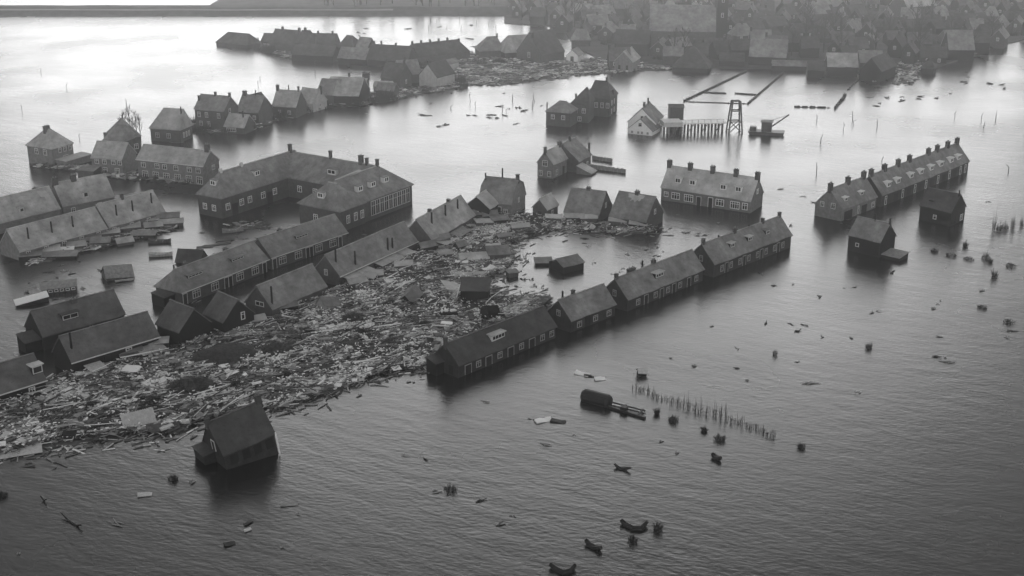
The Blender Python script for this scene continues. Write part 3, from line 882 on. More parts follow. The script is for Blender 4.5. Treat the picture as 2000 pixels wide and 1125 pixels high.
# ------------------------------------------------------------------ the flooded town
TG = 'roofs of the crowded town'
house('church_hall', 'very long tall hall with pale ridge line above the town roofs', (1268, 60), (1398, 62), 7.0, 16.0, 9.0, cat='hall', wm='brick', rm='roof', und=.02, ch=[(1.0, .5, 1.2, 1.2, 3.0)])
MB_ = MB().box(0, 4.4, 0, 4.4, -1, 27).add([(0, 0, 27), (4.4, 0, 27), (4.4, 4.4, 27), (0, 4.4, 27), (2.2, 2.2, 36)], [(0, 1, 4), (1, 2, 4), (2, 3, 4), (3, 0, 4)])
t0 = gp(1398, 78)
tw = empty('church_tower', t0, .05)
tag(tw, 'dark square tower standing at the end of the long hall', 'tower')
MB().box(0, 4.4, 0, 4.4, -1, 24).build('shaft', 'tar', tw)
MB().add([(-.3, -.3, 24), (4.7, -.3, 24), (4.7, 4.7, 24), (-.3, 4.7, 24), (2.2, 2.2, 31)], [(0, 1, 4), (1, 2, 4), (2, 3, 4), (3, 0, 4), (3, 2, 1, 0)]).build('spire', 'roofd', tw)
for zz in (9, 15, 20):
    window(tw, (2.2, -.003, zz), 'front', 1.0, 1.8, 1, fm='dull')
explicit = [
    ('barn', 'dark pyramid roofed barn standing out from the town front', (1312, 131), (1386, 134), 1.6, 12, 6.5, dict(cat='barn', wm='tar', rm='roofd', hip=(6, 6))),
    ('barn', 'broad barn with black doors and a smooth grey roof on the town front', (1462, 110), (1536, 113), 3.4, 11, 5.6, dict(cat='barn', wm='tar', rm='roof')),
    ('house', 'pale gable-fronted house with two narrow doors on the town front', (1236, 122), (1252, 112), 3.4, 7, 3.6, dict(wm='brickm', rm='roofm', gl=[(.3, 0, .8, 2.2, 'door'), (.7, 0, .8, 2.2, 'door')])),
    ('barn', 'low barn with black front standing in water at the town edge', (1577, 137), (1612, 138), 2.6, 8, 2.6, dict(cat='barn', wm='tar', rm='roofd')),
    ('barn', 'barn with pale grey roof and black front in water at the town edge', (1616, 130), (1677, 131), 3.6, 9, 4.0, dict(cat='barn', wm='tar', rm='roofm')),
    ('house', 'grey roofed house joined to the pale roofed barn', (1680, 122), (1728, 122), 3.2, 8, 3.6, dict(wm='tar', rm='roof')),
    ('house', 'dark tall gable house beside bright floating wreckage', (1722, 140), (1752, 128), 3.6, 8, 4.2, dict(wm='tar', rm='roofd')),
    ('barn', 'big barn with smooth grey roof and black wall at the far waterline', (1853, 97), (1905, 97), 4.2, 10, 6.4, dict(cat='barn', wm='tar', rm='roof')),
    ('haystack', 'round dark thatched stack at the waterline', (1797, 132), (1826, 134), 2.2, 7, 3.0, dict(cat='haystack', wm='tar', rm='roofd', hip=(3, 3), ridge=False)),
    ('shed', 'long low shed with pale eaves beside the broad barn', (1508, 128), (1596, 130), 1.8, 6, 1.4, dict(cat='shed', wm='tar', rm='roof')),
    ('shed', 'dark low shed row on the quay before the broad barn', (1405, 119), (1455, 120), 2.2, 7, 2.4, dict(cat='shed', wm='tar', rm='roofd')),
    ('house', 'long dark terrace at the foot of the church hall', (1200, 84), (1268, 86), 5.0, 9, 4.5, dict(wm='tar', rm='roofd')),
    ('house', 'pale gable roof high above the eastern town', (1772, 14), (1830, 10), 5.0, 12, 6.5, dict(wm='brick', rm='roofm')),
]
for nm, lb, a, b, he, d, rise, kw in explicit:
    house(nm, lb, a, b, he, d, rise, **kw)
taken = [((a[0] + b[0]) / 2, (a[1] + b[1]) / 2, abs(b[0] - a[0]) / 2) for nm, lb, a, b, *_ in explicit] + [(1333, 61, 75), (1400, 75, 14), (1082, 104, 30), (1020, 101, 40), (1135, 107, 10)]
kinds = [('roofd', 'brickd', 'dark roofed town house'), ('roofdm', 'brickd', 'grey roofed town house'),
         ('roof', 'brick', 'worn pale roofed town house'), ('roofd', 'tar', 'dark roofed tarred town house')]
rt = random.Random(5)
ntown = 0
for row in (-24, -12, -1, 9, 19, 30, 41, 53, 66, 80, 94, 108, 122):
    x = 985 + rt.uniform(0, 20)
    while x < 2040:
        s = ppm(row)
        Lm = rt.uniform(5.5, 10.5)
        wpx = Lm * s
        py = row + rt.uniform(-5, 5)
        cx = x + wpx / 2
        ok = inpoly(cx, py + 4, TOWN) and inpoly(cx, py + 12, TOWN)
        if ok and any(abs(cx - tx_) < tw_ + wpx / 2 and -3 < ty_ + 14 - py < 26 for tx_, ty_, tw_ in taken):
            ok = False
        if ok and rt.random() < .9:
            rm, wm, lb = rt.choice(kinds)
            he = rt.uniform(2.2, 4.6)
            sl = rt.uniform(-.08, .05)
            ch = [(rt.choice((.05, .5, .95)), .5, .8, .7, 1.0)]
            fr = [(t, he - 1.7, 1.0, 1.3) for t in (.25, .7)] if rt.random() < .4 else []
            turn = rt.random()
            extra = {.05: 'an end stack', .5: 'a mid stack', .95: 'a far end stack'}[ch[0][0]] + (' and windows' if fr and turn < .6 else '')
            hp = (2, 2) if rt.random() < .2 and turn < .6 else None
            if turn < .6:
                house('town_house', lb + (', hipped with ' if hp else ', long side to water with ') + extra, (x, py), (x + wpx, py + sl * wpx), he, rt.uniform(6, 8.5), rt.uniform(2.6, 4.4), 'house', TG, wm, rm, ch=ch, front=fr, hip=hp)
            else:
                house('town_house', lb + ', gable to water with ' + extra, (x + wpx * .75, py), (x + wpx * 1.0, py - wpx * .22), he, rt.uniform(5, 6.5), rt.uniform(2.6, 4), 'house', TG, wm, rm, ch=ch, gl=[(.5, he - 1.0, 1.0, 1.3)])
            ntown += 1
        x += wpx * 1.02 + rt.choice((2, 6, 16, 26))
print('town houses', ntown)

# ------------------------------------------------------------------ the tilted house standing alone before the wreckage
h = house('house', 'tilted black house with knocked-in windows and a white downpipe, alone beside the wreckage', (440, 891), (545, 859), 2.2, (378, 862), 3.9, wm='brickd', rm='roofd',
          ch=[(.98, .5, .8, .7, .8), (.02, .5, .6, .6, .5)], front=[(t, .35, 1.1, 1.4, 'open') for t in (.2, .42, .64, .86)], gl=[(.45, 2.0, .9, 1.4, 'door', 'dark', 'dull')],
          lean=[(-1.5, .2, 3.2, 6.4, 2.0, 1.7, 'brickd', 'roofd')], tilt=(-2, -7))
MB().tube([(h['len'] - .1, -.05, 2.5), (h['len'] - .1, -.05, -.8)], [.1, .1], 6).build('downpipe', 'white', h)

# ------------------------------------------------------------------ small floating things
def hut(name, label, px, py, L, d, hh, rise, rz, wm='wood', rm='wood3', cat='shed', group=None, tilt=(0, 0), sink=0.0, win=0, style='gable'):
    p = gp(px, py)
    root = empty(name, (p.x, p.y, -sink), 0, (R(tilt[0]), R(tilt[1]), R(rz)))
    tag(root, label, cat, group)
    b = MB()
    x0, x1, y0, y1 = -L / 2, L / 2, -d / 2, d / 2
    e = .22
    if style == 'gable':
        b.add([(x0, y0, -1.2), (x0, y1, -1.2), (x0, y1, hh), (x0, 0, hh + rise), (x0, y0, hh), (x1, y0, -1.2), (x1, y1, -1.2), (x1, y1, hh), (x1, 0, hh + rise), (x1, y0, hh)],
              [(4, 3, 2, 1, 0), (5, 6, 7, 8, 9), (0, 5, 9, 4), (1, 2, 7, 6), (2, 3, 8, 7), (3, 4, 9, 8), (0, 1, 6, 5)])
        b.build('wall', wm, root)
        r = gable_roof(L + 2 * e, d + 2 * e, hh + .1 - rise * e / (d / 2) + .1, rise * (1 + 2 * e / d), .1, px * .1, .06)
        r.build('roof', rm, root, (x0 - e, y0 - e, 0))
    else:
        zb = hh + rise
        b.add([(x0, y0, -1.2), (x1, y0, -1.2), (x1, y1, -1.2), (x0, y1, -1.2), (x0, y0, hh), (x1, y0, hh), (x1, y1, zb), (x0, y1, zb)], MB.BF)
        b.build('wall', wm, root)
        MB().add([(x0 - e, y0 - e, hh + .01), (x1 + e, y0 - e, hh + .01), (x1 + e, y1 + e, zb + .03), (x0 - e, y1 + e, zb + .03),
                  (x0 - e, y0 - e, hh + .14), (x1 + e, y0 - e, hh + .14), (x1 + e, y1 + e, zb + .16), (x0 - e, y1 + e, zb + .16)], MB.BF).build('roof', rm, root)
    for i in range(win):
        window(root, (x0 + L * (i + .5) / win, y0 - .002, hh * .35), 'front', min(.8, L / win * .7), hh * .5, 1, .1)
    return root


def slab(name, label, px, py, L, W, rz, tilt=(0, 0), m='wood3', cat='roof panel', group=None, z=.25, ribs=0, th=.12):
    p = gp(px, py)
    b = MB()
    n = 5
    top = []
    for i in range(n + 1):
        x = -L / 2 + L * i / n
        for y in (-W / 2, W / 2):
            q = .08 * noise.noise(Vector((px + x, y, py)))
            jx = .1 * noise.noise(Vector((px * 2 + i, y, 1)))
            top.append((x + jx, y + q * 2, q))
    vs = top + [(x, y, zz - th) for x, y, zz in top]
    K = len(top)
    fs = []
    for i in range(n):
        a = 2 * i
        fs += [(a, a + 2, a + 3, a + 1), (K + a, K + a + 1, K + a + 3, K + a + 2), (a, K + a, K + a + 2, a + 2), (a + 1, a + 3, K + a + 3, K + a + 1)]
    fs += [(0, 1, K + 1, K), (2 * n, K + 2 * n, K + 2 * n + 1, 2 * n + 1)]
    o = b.add(vs, fs).build(name, m, None, (p.x, p.y, z), (R(tilt[0]), R(tilt[1]), R(rz)))
    tag(o, label, cat, group)
    if ribs:
        for k in range(ribs):
            x = -L / 2 + L * (k + .5) / ribs
            MB().box(x - .05, x + .05, -W / 2, W / 2, .02, .12).build('rib', m, o)
    return o


def boat(name, label, px, py, L, W, rz, m='wood', inner='wood2', tilt=0, cat='boat'):
    p = gp(px, py)
    b = MB()
    n = 8
    rings = []
    vs = []
    for i in range(n + 1):
        t = i / n
        hw = W / 2 * (math.sin(math.pi * min(1, t * 1.05 + .12)) ** .6 if t < .95 else .25)
        zz = .45 + .35 * (2 * t - 1) ** 2
        x = -L / 2 + L * t
        vs += [(x, -hw * .5, -.4), (x, -hw, zz), (x, -hw * .82, zz), (x, -hw * .5, .05), (x, hw * .5, .05), (x, hw * .82, zz), (x, hw, zz), (x, hw * .5, -.4)]
    fs = []
    for i in range(n):
        for k in range(8):
            a, c = i * 8 + k, i * 8 + (k + 1) % 8
            fs.append((a, c, c + 8, a + 8))
    fs += [tuple(range(8)), tuple(reversed(range(n * 8, n * 8 + 8)))]
    root = b.add(vs, fs).build(name, m, None, (p.x, p.y, .1), (R(tilt), 0, R(rz)))
    tag(root, label, cat)
    for t in (.35, .65):
        MB().box(-L / 2 + L * t - .12, -L / 2 + L * t + .12, -W * .36, W * .36, .3, .36).build('thwart', inner, root)
    return root


WL = 'sheds and outhouses floating by the weathered rows'
hut('shed', 'floating shed with row of small white windows along its side', 117, 566, 6.0, 3.2, 1.0, .7, 16, 'wood', 'wood2', win=6, tilt=(4, -2))
hut('shed', 'half sunk gabled shed with pale roof drifting beside a plank raft', 229, 540, 5.0, 3.6, .6, 1.7, 32, 'wood', 'wood2', tilt=(0, 6), sink=.2)
slab('plank_raft', 'small plank raft afloat beside the half sunk gabled shed', 243, 549, 3.4, .9, 20, (6, 0), 'wood2', 'raft')
hut('barn_roof', 'dark pitched roof afloat just behind the long brick row', 374, 508, 4.8, 4.2, .3, 1.9, -6, 'tar', 'roofd', 'roof', sink=.1)
hut('floating_shed', 'low dark drifting shed with a narrow bright white roof beside the windowed shed', 64, 592, 5.4, 1.8, .7, .35, 27, 'tar', 'white', 'shed', tilt=(0, -8), style='flat')
boat('rowing_boat', 'dark open boat afloat between the rows and the school', 312, 474, 4.6, 1.6, 4, 'wood', 'wood2')
boat('rowing_boat', 'pale open boat afloat near the dark one', 314, 500, 4.6, 1.7, 6, 'wood3', 'wood3')
boat('rowing_boat', 'pale flat boat aground by the school yard', 455, 453, 4.4, 1.4, 18, 'wood2', 'wood3')
for i, (px, py, L, d, hh, rz, rm, wm, st) in enumerate([
        (250, 450, 5, 2.6, .9, 18, 'roofl', 'wood', 'flat'), (285, 437, 5.4, 2.6, 1.0, 16, 'roofl', 'wood', 'flat'), (330, 432, 4.6, 3, 1.2, 10, 'roof', 'tar', 'gable'), (335, 441, 5, 2, .8, 14, 'roofm', 'wood', 'flat'),
        (209, 461, 5, 2.6, .9, 20, 'roofl', 'wood', 'flat'), (176, 474, 4.4, 2.4, .8, 18, 'roof', 'wood', 'flat'), (243, 476, 3.2, 2.6, .6, 30, 'roofm', 'wood', 'gable'), (282, 463, 4.8, 2.4, .7, 4, 'roof', 'tar', 'flat'),
        (90, 496, 5.2, 2.6, .9, 16, 'roofl', 'wood', 'flat'), (60, 505, 4.2, 2.4, .9, 16, 'roof', 'tar', 'flat'), (118, 502, 6.6, 2.4, .5, 6, 'roof', 'tar', 'flat'), (300, 448, 3.6, 2.2, .9, 20, 'roofm', 'wood', 'gable'),
        (198, 478, 3.8, 2.4, .8, 8, 'roof', 'tar', 'gable'), (150, 486, 3.6, 2.2, .8, 24, 'roofm', 'wood', 'flat')]):
    tone = {'roofl': 'pale', 'roof': 'dark', 'roofm': 'grey'}[rm]
    hut('outhouse', f'flooded {tone} {"lean-to" if st == "flat" else "gabled"} outhouse beside the weathered rows', px, py, L, d, hh, .7 if st == 'gable' else .35, rz, wm, rm, 'outhouse', WL, style=st)
slab('panel', 'bright white panel lying against the weathered row outhouses', 131, 493, 2.9, 1.7, 10, (30, 0), 'white', 'panel', z=.6)
for px, py, L, W, rz in ((425, 478, 5.5, 1.2, 28), (400, 483, 3.4, 1.0, 12), (440, 470, 4.0, .7, 24)):
    slab('timber_raft', 'dark timber raft afloat behind the long brick row', px, py, L, W, rz, (3, 0), 'black', 'raft', 'dark timber rafts by the school', z=.15, th=.4)

# wrecked huts inside the debris field
hut('hut', 'dark wooden hut with tilted roof boards standing up in the wreckage', 929, 585, 5.0, 4.0, 2.3, 1.1, -4, 'tar', 'roofd', 'hut', tilt=(0, 0), style='flat')
slab('roof_sheet', 'pale roof sheet slumped against the dark wooden hut', 893, 569, 5.6, 4.0, 24, (8, 18), 'roofl', 'roof sheet', z=.9)
slab('roof_sheet', 'narrow pale sheet lying behind the dark wooden hut roof', 918, 545, 6.0, 2.4, 6, (12, 0), 'roofl', 'roof sheet', z=.8)
MB_p = MB().bar((0, 0, -.3), (1.0, 1.2, 2.8), .2, .14)
p = gp(888, 590)
tag(MB_p.build('leaning_beam', 'wood4', None, p), 'pale beam leaning upright against the dark wooden hut', 'beam')
hut('hut', 'square hut with low pitched roof standing in open water near the wreckage', 1106, 524, 5.0, 4.6, 1.3, 1.0, 36, 'tar', 'roof', 'hut', style='gable')
hut('hut', 'little lean-to hut half under water beside the square hut', 1061, 515, 3.2, 2.4, .5, .3, 4, 'tar', 'roof', 'hut', style='flat')
hut('hut', 'collapsed shed with pale checked side and dark roof at the wreckage edge', 968, 505, 4.6, 3.4, 1.4, 1.2, 24, 'wood', 'roof', 'hut', tilt=(0, 5))
slab('panel', 'whitewashed board panel propped beside the collapsed shed', 964, 489, 3.2, 1.3, 14, (50, 0), 'dull', 'panel', z=.9)
hut('hut', 'broad low shed with pale lumpy roof deep in the wreckage', 925, 510, 5.6, 3.4, .9, .8, 10, 'tar', 'roofl', 'hut')
slab('panel', 'short white plank panel before the broad low shed', 902, 521, 2.6, .7, -4, (10, 0), 'white', 'panel', z=1.1)
p = gp(877, 620)
bx = MB().box(-1.5, 1.5, -.6, .6, -.2, .55)
wbx = tag(bx.build('crate', 'tar', None, p + Vector((0, 0, .5)), (0, 0, R(8))), 'low dark crate heaped with bright white bundles', 'crate')
for (x, y, l) in ((-1.2, 0, .5), (-.45, .05, .8), (.75, -.02, 1.2)):
    b = MB()
    b.tube([(x - l / 2, y, .75), (x - l / 4, y, .8), (x + l / 4, y, .82), (x + l / 2, y, .74)], [.12, .3, .28, .12], 7)
    b.build('bundle', 'white', wbx)
slab('sheet', 'bright white sheet lying near the dark terrace block', 873, 642, 2.0, 1.0, -6, (6, 0), 'white', 'sheet', z=1.15)
hut('hut', 'dark steep shed wreck leaning over in the middle of the wreckage', 803, 588, 3.2, 2.8, 1.6, 1.4, 60, 'tar', 'roof', 'hut', tilt=(10, -18), sink=.4)
hut('hut', 'pale gable wall of a broken shed below the long row', 640, 605, 3.4, 2.6, 1.2, 1.3, 40, 'wood2', 'roof', 'hut', tilt=(-8, 14), sink=.3)
hut('hut', 'dark broken shed beside the wide dormer terrace', 953, 622, 2.4, 2.2, 1.4, 1.0, 40, 'tar', 'tar', 'hut', tilt=(12, 10))
NG = 'outhouses drowned in the wreckage'
for px, py, L, d, hh, rz, rm, st in [(900, 440, 4.4, 2.6, 1.0, 24, 'roofm', 'gable'), (928, 431, 4.6, 3, 1.2, 10, 'roof', 'gable'), (944, 445, 4.4, 2.6, .9, 22, 'roofl', 'flat'), (886, 455, 4.6, 2.4, .8, 24, 'roofm', 'flat'),
                                 (1018, 454, 4.6, 2.2, .9, 8, 'roofl', 'flat'), (975, 440, 4.4, 2.2, 1.0, 20, 'roof', 'flat'), (958, 432, 4.0, 2.4, 1.1, 14, 'roof', 'gable'), (1080, 437, 4.2, 2.0, 1.0, 4, 'roofl', 'flat'),
                                 (1122, 436, 5, 2.0, 1.1, -8, 'roofm', 'flat'), (1150, 437, 4.4, 1.8, 1.0, -8, 'roofl', 'flat'), (1205, 443, 4.6, 1.8, .9, -8, 'roofl', 'flat'), (1245, 449, 4.6, 1.8, .9, -10, 'roofl', 'flat'),
                                 (862, 480, 4.4, 2.6, 1.2, 24, 'roof', 'gable'), (835, 492, 4, 2.6, 1.0, 24, 'roof', 'gable'), (790, 528, 4.2, 2.0, .8, 2, 'roofl', 'flat'), (768, 512, 5, 1.8, .7, 24, 'roofm', 'flat'),
                                 (735, 546, 3.4, 2.2, .7, 12, 'roofl', 'flat'), (722, 551, 3.0, 2.0, .8, -20, 'roofl', 'flat'), (700, 560, 4.2, 2.2, .6, 22, 'roofm', 'flat'), (560, 612, 5, 1.8, .9, 24, 'roof', 'flat'),
                                 (500, 636, 4.4, 1.8, .7, 24, 'roofm', 'flat'), (255, 700, 5.0, 2.0, .8, 18, 'roof', 'flat'), (305, 684, 5.2, 2.2, 1.0, 18, 'roofm', 'flat'), (870, 505, 3.2, 2.0, .7, 12, 'roofm', 'flat'),
                                 (898, 490, 3.0, 2.0, .8, 40, 'roof', 'gable'), (985, 470, 3.4, 1.8, .6, 10, 'roof', 'flat'), (1000, 540, 2.6, 1.6, .4, 30, 'roof', 'flat')]:
    tone = {'roofl': 'pale', 'roof': 'dark', 'roofm': 'grey'}[rm]
    hut('outhouse', f'{tone} roofed {"flat" if st == "flat" else "gabled"} outhouse sunk in the wreckage', px, py, L * .78, d * .8, hh + .45, .7 if st == 'gable' else .3, rz + random.uniform(-8, 8), random.choice(('wood', 'tar')), rm, 'outhouse', NG,
        tilt=(random.uniform(-5, 5), random.uniform(-5, 5)), style=st)

# pale ribbed roof panel on the near edge, and the flat sheet at the frame edge
slab('ribbed_panel', 'large white ribbed roof panel at the water edge of the wreckage', 272, 832, 4.6, 2.8, 22, (22, -5), 'dull', 'roof panel', z=1.25, ribs=14, th=.1)
slab('sheet', 'long thin pale sheet with a black underside on open water beside the wreckage', 22, 888, 8.0, 2.2, 22, (10, 0), 'wood3', 'roof sheet', z=.4)
slab('board', 'pale square board flat on the planks by the black walled block', 258, 733, 2.6, 1.9, -14, (8, 0), 'white', 'board', z=1.2)

# ------------------------------------------------------------------ the debris field itself
FIELD = [(-40, 900), (-40, 770), (40, 765), (110, 742), (150, 722), (240, 700), (330, 682), (420, 655), (500, 636), (560, 612), (640, 572), (700, 552), (800, 500), (840, 484), (930, 425), (990, 418), (1040, 424), (1110, 428),
         (1200, 442), (1285, 448), (1270, 458), (1180, 455), (1090, 450), (1030, 462), (990, 478), (1005, 500), (985, 530), (950, 545), (975, 575), (1010, 585), (1075, 585), (1060, 604), (1000, 628), (900, 668), (852, 690), (842, 724), (790, 724),
         (722, 735), (690, 752), (640, 766), (585, 782), (560, 795), (500, 800), (420, 812), (330, 845), (240, 846), (150, 862), (80, 872), (30, 893)]
FAR = [(885, 166), (892, 130), (960, 116), (1080, 112), (1180, 116), (1260, 124), (1320, 136), (1240, 140), (1150, 146), (1080, 155), (980, 167)]
EAST = [(1745, 150), (1760, 122), (1800, 118), (1800, 140), (1780, 165), (1750, 168)]
YARD = [(440, 442), (475, 434), (520, 434), (532, 442), (515, 448), (470, 450)]
SHORE_L = [(60, 520), (60, 500), (180, 474), (260, 446), (340, 422), (352, 436), (340, 450), (250, 474), (170, 492)]
M['mat'] = mat('debris_mat', .085, .75, .8, .95, 1.0, 1.6)


def field(name, poly, step, label, amp=.35, rag=10):
    pts = [gp(*p) for p in poly]
    P = [(p.x, p.y) for p in pts]
    x0, x1 = min(p[0] for p in P), max(p[0] for p in P)
    y0, y1 = min(p[1] for p in P), max(p[1] for p in P)
    b = MB()
    idx = {}
    vs, fs = [], []

    def vid(i, j):
        if (i, j) not in idx:
            x, y = x0 + i * step, y0 + j * step
            n1 = noise.noise(Vector((x * .3, y * .3, 0)))
            n2 = noise.noise(Vector((x * 1.1, y * 1.1, 5)))
            idx[(i, j)] = len(vs)
            vs.append((x + .3 * n2 * step, y + .3 * n1 * step, .12 + amp * (.5 * n1 + .6 * n2)))
        return idx[(i, j)]
    for i in range(int((x1 - x0) / step)):
        for j in range(int((y1 - y0) / step)):
            x, y = x0 + (i + .5) * step, y0 + (j + .5) * step
            q = Vector((x * .16, y * .16, 2))
            if inpoly(x + rag * .3 * noise.noise(q), y + rag * .3 * noise.noise(q + Vector((9, 0, 0))), P):
                fs.append((vid(i, j), vid(i + 1, j), vid(i + 1, j + 1), vid(i, j + 1)))
    cnt = [0] * len(vs)
    for f in fs:
        for q in f:
            cnt[q] += 1
    vs = [(x, y, z if c == 4 else -.25) for (x, y, z), c in zip(vs, cnt)]
    b.add(vs, fs)
    o = b.build(name, 'mat')
    tag(o, label, None, None, 'stuff')
    return P


rd = random.Random(3)
SH = ['wood', 'wood2', 'wood3', 'wood4', 'black', 'white']


def pick_in(P):
    x0, x1 = min(p[0] for p in P), max(p[0] for p in P)
    y0, y1 = min(p[1] for p in P), max(p[1] for p in P)
    while True:
        x, y = rd.uniform(x0, x1), rd.uniform(y0, y1)
        if inpoly(x, y, P):
            return x, y


def pieces(name, P, n, label, lmin, lmax, wmin, wmax, axis, spread, weights, zmax=.75, chunk=.12):
    b = MB()
    for k in range(n):
        x, y = pick_in(P)
        pile = .35 + .65 * max(0, .5 + noise.noise(Vector((x * .09, y * .09, 7))))
        dens = noise.noise(Vector((x * .11, y * .11, 21))) + .5 * noise.noise(Vector((x * .35, y * .35, 22)))
        if dens < rd.uniform(-.6, .3):
            continue
        a = R(axis + 40 * noise.noise(Vector((x * .08, y * .08, 30))) + rd.gauss(0, spread))
        br = noise.noise(Vector((x * .14, y * .14, 40))) + .6 * noise.noise(Vector((x * .5, y * .5, 41)))
        if br > .12:
            wt = [wv * f for wv, f in zip(weights, (.6, 1, 1.6, 2.6, .6, 4))]
        else:
            wt = [wv * f for wv, f in zip(weights, (1.2, 1, .7, .4, 1.3, .4))]
        if rd.random() < chunk:
            L, W, T = rd.uniform(.6, 2.0), rd.uniform(.5, 1.3), rd.uniform(.05, .35)
        else:
            L, W, T = rd.uniform(lmin, lmax) * rd.uniform(.4, 1) * (2.2 if rd.random() < .04 else 1), rd.uniform(wmin, wmax), rd.uniform(.05, .12)
        T_ = Matrix.Translation((x, y, .2 + rd.uniform(0, zmax) * pile)) @ Matrix.Rotation(a, 4, 'Z') @ Matrix.Rotation(R(rd.gauss(0, 6)), 4, 'Y') @ Matrix.Rotation(R(rd.gauss(0, 14)), 4, 'X')
        b.box(-L / 2, L / 2, -W / 2, W / 2, -T / 2, T / 2, rd.choices(range(6), wt)[0], T_)
    o = b.build(name, SH)
    tag(o, label, None, None, 'stuff')
    return o


PF = field('debris_mat', FIELD, .5, 'matted straw and mud under the broken timber')
PW = (33, 28, 15, 10, 12, 4)
pieces('broken_timber', PF, 60000, 'broken planks and boards heaped between the house rows', .45, 2.6, .05, .2, 38, 32, PW)
b = MB()
for k in range(9000):
    x, y = pick_in(PF)
    if noise.noise(Vector((x * .14, y * .14, 40))) + .8 * noise.noise(Vector((x * .6, y * .6, 44))) < rd.uniform(-.3, .7):
        continue
    L, W = rd.uniform(.12, .5), rd.uniform(.08, .28)
    b.box(-L / 2, L / 2, -W / 2, W / 2, -.04, .04, rd.choice((0, 1, 1)), Matrix.Translation((x, y, .8 + rd.uniform(0, .35))) @ Matrix.Rotation(rd.uniform(0, 3.1), 4, 'Z') @ Matrix.Rotation(R(rd.gauss(0, 15)), 4, 'Y'))
tag(b.build('bright_fragments', ['wood4', 'white']), 'small bright fragments strewn over the broken timber', None, None, 'stuff')
b = MB()
for k in range(26000):
    x, y = pick_in(PF)
    if noise.noise(Vector((x * .11, y * .11, 21))) > rd.uniform(-.3, .6):
        continue
    c = Vector((x, y, .35 + rd.uniform(0, .6)))
    dv = Vector((rd.gauss(0, 1), rd.gauss(0, 1), rd.gauss(0, .25))).normalized() * rd.uniform(.4, 1.3)
    sd = Vector((-dv.y, dv.x, 0)).normalized() * rd.uniform(.03, .08)
    b.add([c - sd, c + sd, c + dv], [(0, 1, 2)], rd.choice((0, 0, 0, 1)))
tag(b.build('matted_straw', ['straw', 'wood']), 'dark matted straw tangled through the broken timber', None, None, 'stuff')
b = MB()
for k in range(230):
    x, y = pick_in(PF)
    L = rd.uniform(3.5, 8.0)
    a = R(38 + 30 * noise.noise(Vector((x * .08, y * .08, 30))) + rd.gauss(0, 24))
    r = rd.uniform(.05, .11)
    v = Vector((math.cos(a), math.sin(a), rd.gauss(0, .06))) * L / 2
    c = Vector((x, y, .85 + rd.uniform(0, .35)))
    b.tube([c - v, c + Vector((rd.gauss(0, .1), rd.gauss(0, .1), 0)), c + v], [r, r, r * .7], 5, rd.choices(range(6), (30, 25, 22, 12, 20, 0))[0])
tag(b.build('tangled_poles', SH), 'long poles and rafters tangled over the broken timber', None, None, 'stuff')
PFAR = field('debris_mat', FAR, 1.0, 'drift of wreckage before the town', .4, 12)
pieces('broken_timber', PFAR, 3600, 'broken planks drifted up before the town', 1.5, 5, .3, .7, 10, 40, (30, 30, 22, 10, 7, 1), chunk=.3)
PE = field('debris_mat', EAST, 1.3, 'drift of wreckage by the eastern town edge', .3, 8)
pieces('broken_timber', PE, 260, 'bright broken boards beside the eastern barns', 2, 6, .4, .9, 40, 40, (25, 20, 20, 20, 10, 10), chunk=.3)
CHAIN = [(376, 258), (430, 262), (500, 254), (560, 230), (640, 211), (740, 201), (830, 184), (905, 172), (895, 158), (740, 182), (600, 202), (480, 236), (376, 246)]
SPIT = [(500, 96), (560, 113), (650, 122), (720, 126), (800, 133), (900, 131), (1060, 121), (1050, 106), (800, 116), (560, 101)]
VILLA = [(60, 328), (150, 336), (240, 352), (400, 362), (395, 350), (250, 338), (160, 326), (100, 322)]
for nm_, pl_, n_ in (('chain of houses', CHAIN, 1500), ('spit houses', SPIT, 1500), ('villas', VILLA, 500)):
    PC = field('debris_mat', pl_, 1.0, f'sodden wreckage and scrub along the {nm_}', .5, 10)
    pieces('broken_timber', PC, n_, f'broken boards drifted along the {nm_}', 1.2, 4.5, .25, .6, 15, 45, (34, 30, 16, 6, 12, 1), chunk=.3)
PY = field('debris_mat', YARD, 1.0, 'sodden wreckage in the school yard', .15, 6)
pieces('broken_timber', PY, 80, 'scattered boards in the school yard', 1, 3, .2, .4, 30, 50, (40, 40, 10, 3, 7, 0), zmax=.2)
PS = field('debris_mat', SHORE_L, 1.0, 'sodden wreckage along the weathered rows', .2, 6)
pieces('broken_timber', PS, 700, 'scattered boards along the weathered rows', 1, 4, .2, .4, 20, 40, (35, 35, 20, 6, 4, 0), zmax=.4)

b = MB()
edge = [gp(*q) for q in ((-20, 892), (80, 874), (150, 864), (240, 848), (330, 846), (420, 815), (560, 796), (640, 768), (722, 737), (842, 726))] 
edge2 = [gp(*q) for q in ((1285, 450), (1180, 457), (1090, 452), (1030, 464), (990, 480), (1005, 500), (985, 530), (955, 546), (980, 575), (1040, 584), (1075, 584))]
for E_, n_ in ((edge, 420), (edge2, 300)):
    for k in range(n_):
        q = rd.randrange(len(E_) - 1)
        c = E_[q].lerp(E_[q + 1], rd.random()) + Vector((rd.gauss(0, 1.6), rd.gauss(0, 2.2), 0))
        L, W = rd.uniform(.4, 2.6), rd.uniform(.06, .3)
        b.box(-L / 2, L / 2, -W / 2, W / 2, -.05, .05, rd.choices(range(6), (34, 30, 16, 8, 14, 2))[0], Matrix.Translation((c.x, c.y, .06)) @ Matrix.Rotation(R(35 + rd.gauss(0, 45)), 4, 'Z') @ Matrix.Rotation(R(rd.gauss(0, 4)), 4, 'Y'))
tag(b.build('loose_timber', SH), 'loose boards drifting off the edge of the wreckage', None, None, 'stuff')

